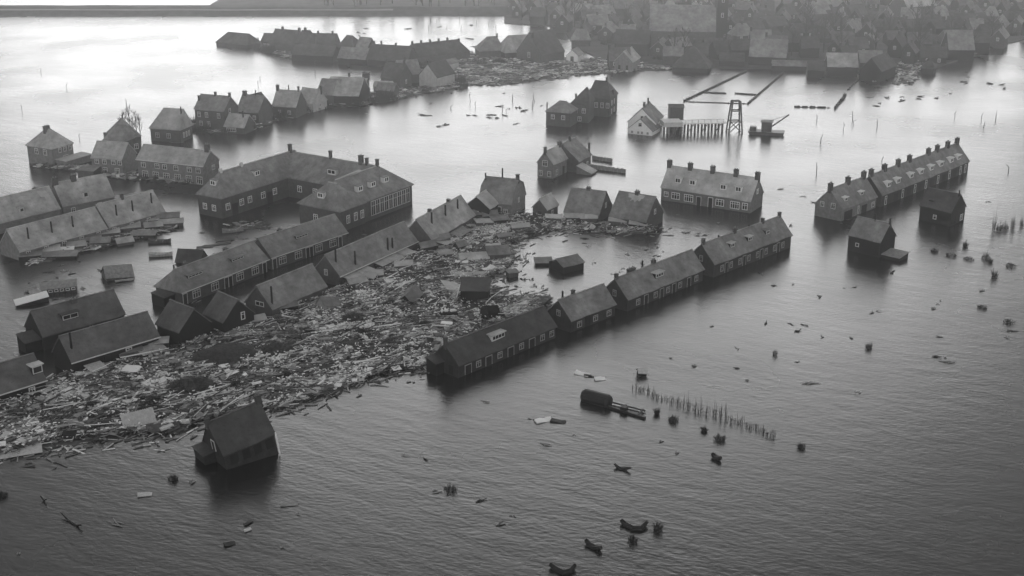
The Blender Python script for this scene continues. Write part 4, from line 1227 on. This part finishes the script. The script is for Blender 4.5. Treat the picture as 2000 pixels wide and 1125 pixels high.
# the largest loose planks, one by one
NEAR = [p for p in FIELD if p[1] > 560] + [(900, 560)]
PN = [(gp(*p).x, gp(*p).y) for p in [(-20, 890), (-20, 775), (110, 742), (240, 706), (420, 662), (560, 618), (640, 585), (760, 560), (860, 600), (900, 660), (850, 690), (840, 720), (722, 732), (640, 762), (560, 790), (420, 808), (330, 842), (150, 858)]]
pm = {}
for L in (2.4, 3.2, 4.2, 5.4):
    for sh in ('wood2', 'wood3', 'wood4'):
        pm[(L, sh)] = MB().box(-L / 2, L / 2, -.15, .15, -.045, .045).mesh('plank', sh)
for k in range(260):
    x, y = pick_in(PN)
    L = rd.choice((2.4, 2.4, 3.2, 3.2, 4.2, 5.4))
    sh = rd.choices(('wood2', 'wood3', 'wood4'), (3, 5, 3))[0]
    o = link('plank', pm[(L, sh)], None, (x, y, .55 + rd.uniform(0, .4)), (R(rd.gauss(0, 12)), R(rd.gauss(0, 6)), R(36 + rd.gauss(0, 26))))
    o.scale = (rd.uniform(.6, 1), rd.uniform(.5, 1.1), 1)
    tone = {'wood2': 'grey', 'wood3': 'pale', 'wood4': 'bleached'}[sh]
    ln = 'long' if L > 4 else 'short'
    tag(o, f'{ln} {tone} plank lying loose on top of the wreckage', 'plank', f'{ln} {tone} planks on the wreckage')

# broken panels and sheets strewn over the wreckage
for k in range(48):
    x, y = pick_in(PF)
    L, W = rd.uniform(.9, 2.6), rd.uniform(.6, 1.4)
    mm = rd.choice(('wood2', 'wood3', 'wood4', 'roofl', 'wood', 'roofm'))
    b = MB()
    n = 4
    vs = []
    for lay in (0, -.09):
        vs += [(-L / 2 + rd.uniform(0, .4), -W / 2, lay), (0, -W / 2 + rd.uniform(-.1, .2), lay + .1), (L / 2 - rd.uniform(0, .5), -W / 2 + rd.uniform(0, .3), lay), (L / 2, W / 2, lay), (.2, W / 2 - rd.uniform(0, .25), lay + .1), (-L / 2, W / 2 - rd.uniform(0, .3), lay)]
    b.add(vs, [(0, 1, 2, 3, 4, 5), (11, 10, 9, 8, 7, 6)] + [(q, q + 6, (q + 1) % 6 + 6, (q + 1) % 6) for q in range(6)])
    o = b.build('broken_panel', mm, None, (x, y, .75 + rd.uniform(0, .3)), (R(rd.gauss(0, 14)), R(rd.gauss(0, 10)), R(38 + rd.gauss(0, 40))))
    tone = {'wood2': 'grey', 'wood3': 'pale', 'wood4': 'bleached', 'roofl': 'tiled pale', 'wood': 'dark', 'roofm': 'tiled grey'}[mm]
    tag(o, f'{tone} torn panel lying on top of the wreckage', 'panel', f'{tone} torn panels on the wreckage')

# dark matted straw heaps
def heap(label, px, py, rx, ry, rz, hz, seed, group=None):
    p = gp(px, py)
    b = MB()
    n, m = 26, 9
    vs = [(0, 0, hz)]
    for j in range(1, m + 1):
        t = j / m
        for i in range(n):
            a = 2 * math.pi * i / n
            r = t * (1 + .3 * noise.noise(Vector((math.cos(a) * 1.6 + seed, math.sin(a) * 1.6, seed))))
            z = hz * (1 - t ** 2.2) + .35 * noise.noise(Vector((math.cos(a) * r * rx * .7, math.sin(a) * r * ry * .7, seed))) * (1.1 - t)
            vs.append((math.cos(a) * r * rx, math.sin(a) * r * ry, z - .15 * (t > .95)))
    fs = [(0, 1 + i, 1 + (i + 1) % n) for i in range(n)]
    for j in range(m - 1):
        for i in range(n):
            a, c = 1 + j * n + i, 1 + j * n + (i + 1) % n
            fs.append((a, a + n, c + n, c))
    root = b.add(vs, fs).build('straw_heap', 'straw', None, (p.x, p.y, .1), (0, 0, R(rz)))
    tag(root, label, 'heap', group)
    s = MB()
    for k in range(900):
        a, r = rd.uniform(0, 6.283), math.sqrt(rd.random()) * .98
        z = hz * (1 - r ** 2.2)
        c = Vector((math.cos(a) * r * rx, math.sin(a) * r * ry, z + .02))
        dv = Vector((rd.gauss(0, 1), rd.gauss(0, 1), rd.uniform(0, .5))).normalized() * rd.uniform(.3, .9)
        sd = Vector((-dv.y, dv.x, 0)).normalized() * .05
        s.add([c - sd, c + sd, c + dv], [(0, 1, 2)])
    tag(s.build('straw', 'straw', root), kind='stuff')


heap('broad dark straw heap in the wreckage beyond the tilted black house', 440, 700, 7.2, 4.2, 24, 1.9, 1)
heap('dark rounded straw heap close to the tilted black house', 375, 762, 4.4, 2.6, 10, 1.9, 2)
heap('low dark straw heap among planks below the long row', 545, 690, 4.6, 2.8, 30, 1.5, 3)
heap('dark straw heap beside the broken shed under the row', 690, 628, 2.8, 1.8, 20, 1.2, 5)
for k, (px, py) in enumerate(((600, 655), (760, 600), (705, 655), (830, 640), (560, 740), (800, 690), (300, 790), (180, 800), (460, 760))):
    heap('small dark tangle of straw and twigs sunk among the planks', px, py, rd.uniform(1.0, 2.0), rd.uniform(.7, 1.1), 30, 1.0, 10 + k, 'small straw tangles among the planks')

# ------------------------------------------------------------------ pier, trestle tower, dredger, fences
def pier():
    a, b = gp(1296, 262), gp(1418, 259)
    u = b - a
    L = u.length
    root = empty('pier', a, math.atan2(u.y, u.x))
    tag(root, 'white decked pier on dark posts running out from the pump houses', 'pier')
    MB().box(0, L, 0, 4.5, 2.6, 2.9).build('deck', 'white', root)
    MB().box(0, L * .3, -.2, 5, 2.0, 3.3).build('abutment', 'dull', root)
    for k in range(9):
        x = L * (.06 + .11 * k)
        for y in (.3, 4.2):
            MB().box(x - .25, x + .25, y - .25, y + .25, -1.5, 2.6).build('post', 'wood', root)
        if k % 2:
            MB().bar((x - .1, .2, .2), (x + 1.6, .2, 2.5), .2, .2).build('brace', 'wood', root)
    for k in range(7):
        x = L * (.35 + .1 * k)
        MB().box(x - .06, x + .06, .1, .22, 2.9, 3.9).build('rail_post', 'dull', root)
    MB().box(L * .3, L, .1, .22, 3.8, 3.9).build('rail', 'dull', root)


pier()
hut('tank_house', 'round shouldered dark tank hut standing on the white pier', 1319, 240, 4.0, 3.6, 4.8, .6, 2, 'steel', 'steel', 'hut')
def tower():
    p = gp(1434, 258)
    root = empty('trestle_tower', p, .08)
    tag(root, 'slender open trestle tower at the pier end', 'tower')
    for sx in (-1, 1):
        for sy in (-1, 1):
            MB().bar((sx * 2.0, sy * 1.6, -1), (sx * 1.1, sy * .8, 9), .34, .34).build('leg', 'steel', root)
    for z, k in ((3.2, .72), (6.2, .5), (8.9, 0)):
        w_ = 2.0 - .9 * (z + 1) / 10
        for sy in (-1, 1):
            MB().bar((-w_, sy * w_ * .75, z), (w_, sy * w_ * .75, z), .3, .3).build('crossbeam', 'steel', root)
    for sy in (-1, 1):
        MB().bar((-1.9, sy * 1.5, 0), (1.5, sy * 1.1, 3.2), .2, .2).build('brace', 'steel', root)
        MB().bar((1.9, sy * 1.5, 0), (-1.5, sy * 1.1, 3.2), .2, .2).build('brace', 'steel', root)


tower()
def dredger():
    p = gp(1498, 262)
    root = empty('dredger', p, R(-14))
    tag(root, 'small dredging barge with a raised jib afloat beyond the pier', 'barge')
    MB().add([(-4.5, -1.6, -.5), (4, -1.6, -.5), (4, 1.6, -.5), (-4.5, 1.6, -.5), (-5.2, -1.9, .9), (4.8, -1.9, .9), (4.8, 1.9, .9), (-5.2, 1.9, .9)], MB.BF).build('hull', 'steel', root)
    MB().box(-1.6, 1.2, -1.2, 1.2, .9, 3.6).build('cabin', 'steel', root)
    MB().box(-1.9, 1.5, -1.5, 1.5, 3.6, 3.8).build('cabin_roof', 'wood2', root)
    MB().bar((.6, 0, 1.8), (5.6, 2.0, 5.4), .3, .3).build('jib', 'steel', root)
    MB().bar((-.2, 0, 3.6), (5.4, 1.9, 5.3), .08, .08).build('stay', 'steel', root)
    MB().box(-4.8, -3.0, -.9, .9, .9, 2.0).build('winch', 'steel', root)


dredger()


def fence(label, a, b, n, hgt, th=.35, m='wood', name='fence', jit=.3):
    A, B = gp(*a), gp(*b)
    u = B - A
    root = empty(name, A, math.atan2(u.y, u.x))
    tag(root, label, 'fence')
    L = u.length
    seg = L / n
    for k in range(n):
        x0, x1 = k * seg, (k + 1) * seg
        MB().box(x0 + .05, x1 - .05, -th / 2, th / 2, -.3, hgt + rd.uniform(-jit, jit) * hgt * .4).build('panel', m, root)
        MB().box(x0 - .12, x0 + .12, -th / 2 - .1, th / 2 + .1, -.6, hgt + .12).build('post', m, root)


fence('long dark plank fence running from the barn shore towards the pump houses', (1336, 198), (1458, 140), 26, .5, .25, 'black')
fence('long dark plank fence running from the sheds to open water', (1461, 203), (1531, 142), 22, .5, .25, 'black')
fence('short dark cross fence meeting the first long fence', (1376, 181), (1419, 183), 8, .35, .25, 'black')
fence('short dark cross fence meeting the second long fence', (1436, 183), (1480, 186), 8, .35, .25, 'black')
fence('thin fence top barely above water between the long fences', (1340, 199), (1460, 203), 16, .2, .2, 'wood')
fence('low dark hedge fence stretching out in the open eastern water', (1552, 209), (1622, 211), 14, .3, .3, 'black', jit=2)
fence('dark broken fence ramp standing in the eastern water', (1631, 212), (1652, 186), 8, .8, .4, 'black', jit=2)
fence('short dark fence end below the pale roofed barn', (1656, 176), (1677, 157), 6, .35, .3, 'black')
fence('upper plank fence beside the rear waterlogged house', (1158, 311), (1196, 317), 6, .9, .3, 'wood2')
fence('lower plank fence beside the rear waterlogged house', (1152, 329), (1222, 338), 9, 1.0, .4, 'wood2')
slab('roof_slab', 'bright white roof slab lying at the spit tip', 487, 86, 8.0, 4.5, 18, (24, 0), 'white', 'roof slab', z=1.2)

# ------------------------------------------------------------------ bare trees, reeds and stakes
def bare_tree(label, px, py, hgt, seed, cat='tree', group=None, name='bare_tree', spread=.5, lean=0.0):
    r_ = random.Random(seed)
    p = gp(px, py)
    root = empty(name, p, r_.uniform(0, 6))
    tag(root, label, cat, group)
    t = MB()
    t.tube([(0, 0, -1), (lean * .3, 0, hgt * .4), (lean, .1, hgt * .75), (lean * 1.3, .1, hgt)], [hgt * .022, hgt * .017, hgt * .01, hgt * .004], 6)
    t.build('trunk', 'twig', root)
    c = MB()

    def br(a, d, l, r, lev):
        b_ = a + d * l
        c.tube([a, (a + b_) / 2 + Vector((r_.gauss(0, .05), r_.gauss(0, .05), .04)) * l, b_], [r, r * .75, r * .45], 4)
        if lev:
            for k in range(3):
                nd = (d + Vector((r_.gauss(0, .5), r_.gauss(0, .5), r_.uniform(0, .5)))).normalized()
                br(a + (b_ - a) * r_.uniform(.4, 1), nd, l * r_.uniform(.5, .75), r * .6, lev - 1)
    for k in range(9):
        z = hgt * (.3 + .65 * k / 9)
        a = r_.uniform(0, 6.28)
        d = Vector((math.cos(a) * spread, math.sin(a) * spread, 1)).normalized()
        br(Vector((lean * z / hgt, 0, z)), d, hgt * .3 * (1.15 - k / 12), hgt * .01, 2)
    c.build('crown', 'twig', root)


for k, (px, py, hh) in enumerate(((243, 268, 7), (256, 266, 8), (268, 268, 7), (262, 272, 6), (275, 272, 6))):
    bare_tree('thin bare tree behind the rambling villa', px, py, hh, 40 + k, group='bare trees behind the villas')
for k in range(90):
    px = rd.choice((rd.uniform(620, 1110), rd.uniform(1000, 2000), rd.uniform(1000, 2000)))
    py = rd.uniform(14, 26) if px < 1000 else rd.uniform(12, 120)
    if px > 1000 and not inpoly(px, py, TOWN):
        continue
    bare_tree('bare winter tree standing among the town roofs' if px > 1000 else 'bare winter tree standing on the far dike', px, py, rd.uniform(9, 15), 100 + k, group='bare town trees' if px > 1000 else 'bare dike trees', spread=.7)


def twigs(label, px, py, hgt, n, rad, seed, group, name='drowned_bush', cat='bush', thick=.04, tilt=.25, out=.35):
    r_ = random.Random(seed)
    p = gp(px, py)
    b = MB()
    for k in range(n):
        a, q = r_.uniform(0, 6.28), math.sqrt(r_.random()) * rad
        x, y = math.cos(a) * q, math.sin(a) * q
        hh = hgt * r_.uniform(.3, 1) * (1.05 - .75 * q / rad)
        dx, dy = (r_.gauss(0, tilt) + out * math.cos(a) * q / rad) * hh, (r_.gauss(0, tilt) + out * math.sin(a) * q / rad) * hh
        b.tube([(x, y, -.3), (x + dx * .5, y + dy * .5, hh * .5), (x + dx, y + dy, hh)], [thick, thick * .6, thick * .15], 4)
        for s_ in range(3):
            f = r_.uniform(.05, .7)
            b.tube([(x + dx * f, y + dy * f, hh * f), (x + dx * f + r_.gauss(0, .22), y + dy * f + r_.gauss(0, .22), hh * f + r_.uniform(.1, .45))], [thick * .6, thick * .15], 4)
    o = b.build(name, 'twig', None, p)
    tag(o, label, cat, group)


# stake hedge in the near water
for k in range(24):
    t = k / 23
    px, py = 1240 + 270 * t, 760 + 92 * t + rd.uniform(-3, 3)
    dense = 1 if 1325 < px < 1420 else .55
    twigs('clump of upright twigs in the drowned hedge line', px, py, (4.2 if dense == 1 else 2.4) * rd.uniform(.7, 1.1), 9, .55, 200 + k, 'twig clumps of the drowned hedge line', 'twig_clump', 'twigs', .034, .03, .04)
for k, (px, py, hh, rad) in enumerate(((1283, 808, 1.7, .35), (1315, 822, 1.6, .7), (1375, 842, 1.3, .3), (1405, 860, 1.6, .7))):
    twigs('dark drowned bush beside the line of hedge twigs', px, py, hh, 60, rad, 300 + k, 'drowned bushes beside the hedge twigs', thick=.035)
for k in range(70):
    pl_ = rd.choice((CHAIN, SPIT, SPIT))
    q = rd.randrange(len(pl_) - 1)
    t = rd.random()
    px, py = pl_[q][0] + (pl_[q + 1][0] - pl_[q][0]) * t, pl_[q][1] + (pl_[q + 1][1] - pl_[q][1]) * t - 2
    twigs('dark leafless scrub growing between the strung out houses', px, py, rd.uniform(2.5, 5.5), 110, rd.uniform(1.4, 3.2), 600 + k, 'leafless scrub between the strung out houses', 'scrub_bush', 'bush', .1, .2)
for k in range(60):
    px, py = rd.uniform(1000, 2000), rd.uniform(5, 128)
    if inpoly(px, py, TOWN):
        twigs('dark leafless scrub growing between the town roofs', px, py, rd.uniform(3, 6.5), 110, rd.uniform(1.8, 4.0), 700 + k, 'leafless scrub between the town roofs', 'scrub_bush', 'bush', .1, .2)
# scattered drowned shrubs in the eastern water
for k, (px, py, hh, rad) in enumerate(((1941, 448, 7.6, .35), (1951, 450, 3.6, .6), (1962, 447, 3.0, .8), (1978, 443, 5.2, .45), (1995, 440, 3.4, .4), (1825, 492, 1.6, .7), (1858, 500, 1.4, 1.0), (1886, 482, 2.4, .5), (1892, 507, 1.2, 1.0), (1925, 505, 2.6, .8),
                                       (1933, 512, 1.6, .6), (1975, 521, 1.0, 1.0), (1942, 540, 2.4, .6), (1918, 602, .8, .9), (1970, 630, 1.2, .9), (1513, 693, 2.2, .3), (1697, 680, 2.0, .5), (1565, 875, 1.5, .5), 
                                       (880, 958, 1.4, .9), (338, 937, 1.4, .6), (1285, 1035, 2.2, .5), (1235, 1058, 1.8, .5), (4, 970, 1.4, .7))):
    lb = 'tall drowned sapling with thin upright shoots' if hh > 3.5 else ('loose tuft of drowned twigs in open water' if hh > 1.5 else 'low dark tuft of drowned weeds in open water')
    twigs(lb, px, py, hh * (.85 if hh < 2.4 else 1), 44 if rad > .45 else 20, rad, 400 + k, lb.split(' with')[0] + ' group', thick=.035, tilt=.05 if hh > 2.4 else .2, out=.06 if hh > 2.4 else .35)
# thin sticks standing in the far water
for k in range(46):
    px, py = rd.choice(((rd.uniform(1580, 1990), rd.uniform(225, 345)), (rd.uniform(20, 620), rd.uniform(120, 330)), (rd.uniform(800, 1060), rd.uniform(40, 60)), (rd.uniform(880, 1060), rd.uniform(190, 240))))
    p = gp(px, py)
    hh = rd.uniform(1.2, 3.2)
    b = MB().tube([(0, 0, -.4), (rd.gauss(0, .2), 0, hh * .6), (rd.gauss(0, .35), 0, hh)], [.12, .1, .05], 5)
    tag(b.build('stake', 'twig', None, p), 'thin stake standing upright in open water', 'stake', 'stakes standing in the far water')

# ------------------------------------------------------------------ floating wreckage on open water
def bent_log(label, pts, r):
    P = [gp(*q) for q in pts]
    c = P[0]
    b = MB()
    n = len(P)
    b.tube([(q - c) + Vector((0, 0, .08 + (.4 if i in (0, n - 1) else 0))) for i, q in enumerate(P)], [r * (.55 if i in (0, n - 1) else 1) for i in range(n)], 8)
    o = b.build('bent_log', 'black', None, c)
    tag(o, label, 'log')


bent_log('black bent log with two raised ends and a twig bush beside it', [(1213, 1022), (1222, 1026), (1237, 1034), (1252, 1034), (1263, 1026)], .42)
bent_log('short black log with one knobbly end on open water', [(1144, 1061), (1152, 1066), (1164, 1072), (1174, 1077)], .42)
bent_log('black crooked log afloat beyond the other black logs', [(1074, 1108), (1084, 1112), (1100, 1120), (1114, 1117), (1123, 1110)], .4)
bent_log('black branch tapering to a thin tail on open water', [(1200, 912), (1208, 915), (1218, 917), (1232, 920)], .26)
bent_log('stubby black stump afloat below the drowned hedge', [(1391, 892), (1398, 896), (1407, 901)], .5)
bent_log('long straight dark spar afloat on the empty western water', [(120, 1008), (135, 1018), (150, 1027), (160, 1032)], .16)
bent_log('short dark spar afloat on the empty western water', [(80, 975), (86, 979), (91, 982)], .14)
# the rounded tank with trailing beams
p = gp(1166, 786)
tk = empty('floating_tank', p, R(-33))
tag(tk, 'dark rounded tank floating at the end of a long trailing timber frame', 'tank')
MB().tube([(-2.6, 0, .6), (-2.4, 0, .6), (-2.0, 0, .6), (1.8, 0, .6), (2.2, 0, .6), (2.35, 0, .6)], [.35, .85, 1.1, 1.1, .85, .35], 14).build('shell', 'black', tk)
MB().bar((2.2, -.7, .2), (8.6, -1.1, .15), .45, .3).build('beam', 'black', tk)
MB().bar((2.2, .8, .25), (7.6, .9, .2), .2, .2).build('beam', 'wood', tk)
for x in (4.6, 7.4):
    MB().bar((x, -.9, .3), (x - .2, .95, .35), .2, .2).build('crosspiece', 'wood', tk)
MB().box(4.4, 5.4, -1.0, -.3, .2, .8).build('block', 'black', tk)
# pale cloth and wreck bits on open water
for lb, px, py, L, W, rz, m in (('bright white rag bundle afloat near the drowned hedge', 1137, 731, 2.4, 1.1, -30, 'white'), ('white rag tied to a dark spar near the drowned hedge', 1172, 741, 1.7, 1.0, 10, 'white'),
                              ('dark spar linking two white rag bundles', 1155, 736, 2.4, .3, -20, 'black'), ('grey twisted sheet afloat beside a dark lump', 1062, 822, 2.6, 1.0, 24, 'white'), ('dark wedge of wreckage beside the grey twisted sheet', 1090, 824, 2.2, .9, -20, 'black'),
                              ('pale board just awash in the near water', 283, 967, 1.8, .8, 14, 'wood3'), ('pale smear of foam board awash beside the tilted house wake', 565, 986, 2.2, .7, 6, 'wood2'), ('thin pale plank adrift near the debris edge', 110, 857, 1.6, .25, -10, 'wood4'),
                              ('small pale board beside a dark scrap in the near water', 484, 1036, .9, .5, 30, 'wood3'), ('dark scrap beside a small pale board', 485, 1023, 1.2, .4, 50, 'black'), ('ragged dark scrap on the near water', 449, 1064, 1.3, .6, 30, 'black')):
    slab('flotsam', lb, px, py, L, W, rz, (8, 4), m, 'flotsam', z=.18, th=.2)
hut('barrel_hut', 'pale topped buoy-like box floating near the drowned hedge', 1253, 732, 1.3, 1.1, .5, .4, 10, 'black', 'wood3', 'box', tilt=(0, 8))
fl = []
for m in ('black', 'wood', 'wood2'):
    for v in range(4):
        b = MB()
        for q in range(rd.randint(2, 4)):
            x0 = Vector((rd.gauss(0, .3), rd.gauss(0, .16), rd.uniform(-.03, .05)))
            dv = Vector((rd.gauss(0, .5), rd.gauss(0, .2), rd.uniform(-.03, .12)))
            b.tube([x0 - dv, x0 + Vector((rd.gauss(0, .08), rd.gauss(0, .08), .03)), x0 + dv], [rd.uniform(.03, .1), rd.uniform(.06, .13), rd.uniform(.02, .07)], 5)
        fl.append(b.mesh('driftwood', m))
spots = [(1650, 563), (1670, 561), (1602, 580), (1718, 608), (1545, 633), (1496, 632), (1574, 635), (1556, 648), (1606, 658), (1846, 699), (1825, 697), (1558, 707), (1459, 743), (1672, 767), (1580, 750), (1441, 720), (1290, 863), (1322, 885),
         (1068, 868), (794, 890), (832, 898), (1002, 1008), (976, 1025), (852, 962), (935, 980), (108, 915), (55, 907), (375, 942), (550, 1070), (36, 1082), (232, 1022), (585, 1005), (1120, 850), (1040, 820), (1310, 700), (1355, 715), (950, 785)]
for px, py in spots + [(rd.uniform(1250, 1990), rd.uniform(520, 720)) for _ in range(16)] + [(rd.uniform(1010, 1300), rd.uniform(462, 540)) for _ in range(26)] + \
        [(rd.uniform(1700, 1990), rd.uniform(140, 210)) for _ in range(26)] + [(rd.uniform(820, 1060), rd.uniform(175, 250)) for _ in range(18)] + [(rd.uniform(700, 960), rd.uniform(45, 95)) for _ in range(12)] + \
        [(rd.uniform(10, 420), rd.uniform(510, 600)) for _ in range(34)] + [(rd.uniform(380, 560), rd.uniform(440, 480)) for _ in range(20)] + [(rd.uniform(1300, 1990), rd.uniform(340, 520)) for _ in range(14)] + [(rd.uniform(1000, 1070), rd.uniform(500, 590)) for _ in range(22)] + [(rd.uniform(1320, 1400), rd.uniform(455, 480)) for _ in range(9)]:
    p = gp(px, py)
    o = link('driftwood', rd.choice(fl), None, (p.x, p.y, .05), (0, 0, rd.uniform(0, 3.14)))
    s = rd.uniform(.5, 1.0) * (2.0 if py < 300 else 1)
    o.scale = (s * rd.uniform(.8, 1.5), s, s)
    tag(o, 'small dark scrap of driftwood on open water', 'driftwood', 'scraps of driftwood')


# ------------------------------------------------------------------ haze: the damp air over the flood
hz = MB().box(-1500, 1500, -300, 2600, -3, 84)
hm_ = bpy.data.materials.new('damp_air')
hm_.use_nodes = True
hn = hm_.node_tree.nodes
hn.remove(hn['Principled BSDF'])
pv = hn.new('ShaderNodeVolumePrincipled')
pv.inputs['Color'].default_value = (.95, .95, .95, 1)
pv.inputs['Density'].default_value = 0.00035
pv.inputs['Anisotropy'].default_value = 0.85
hm_.node_tree.links.new(pv.outputs[0], hn['Material Output'].inputs['Volume'])
tag(hz.build('haze', hm_), kind='stuff')
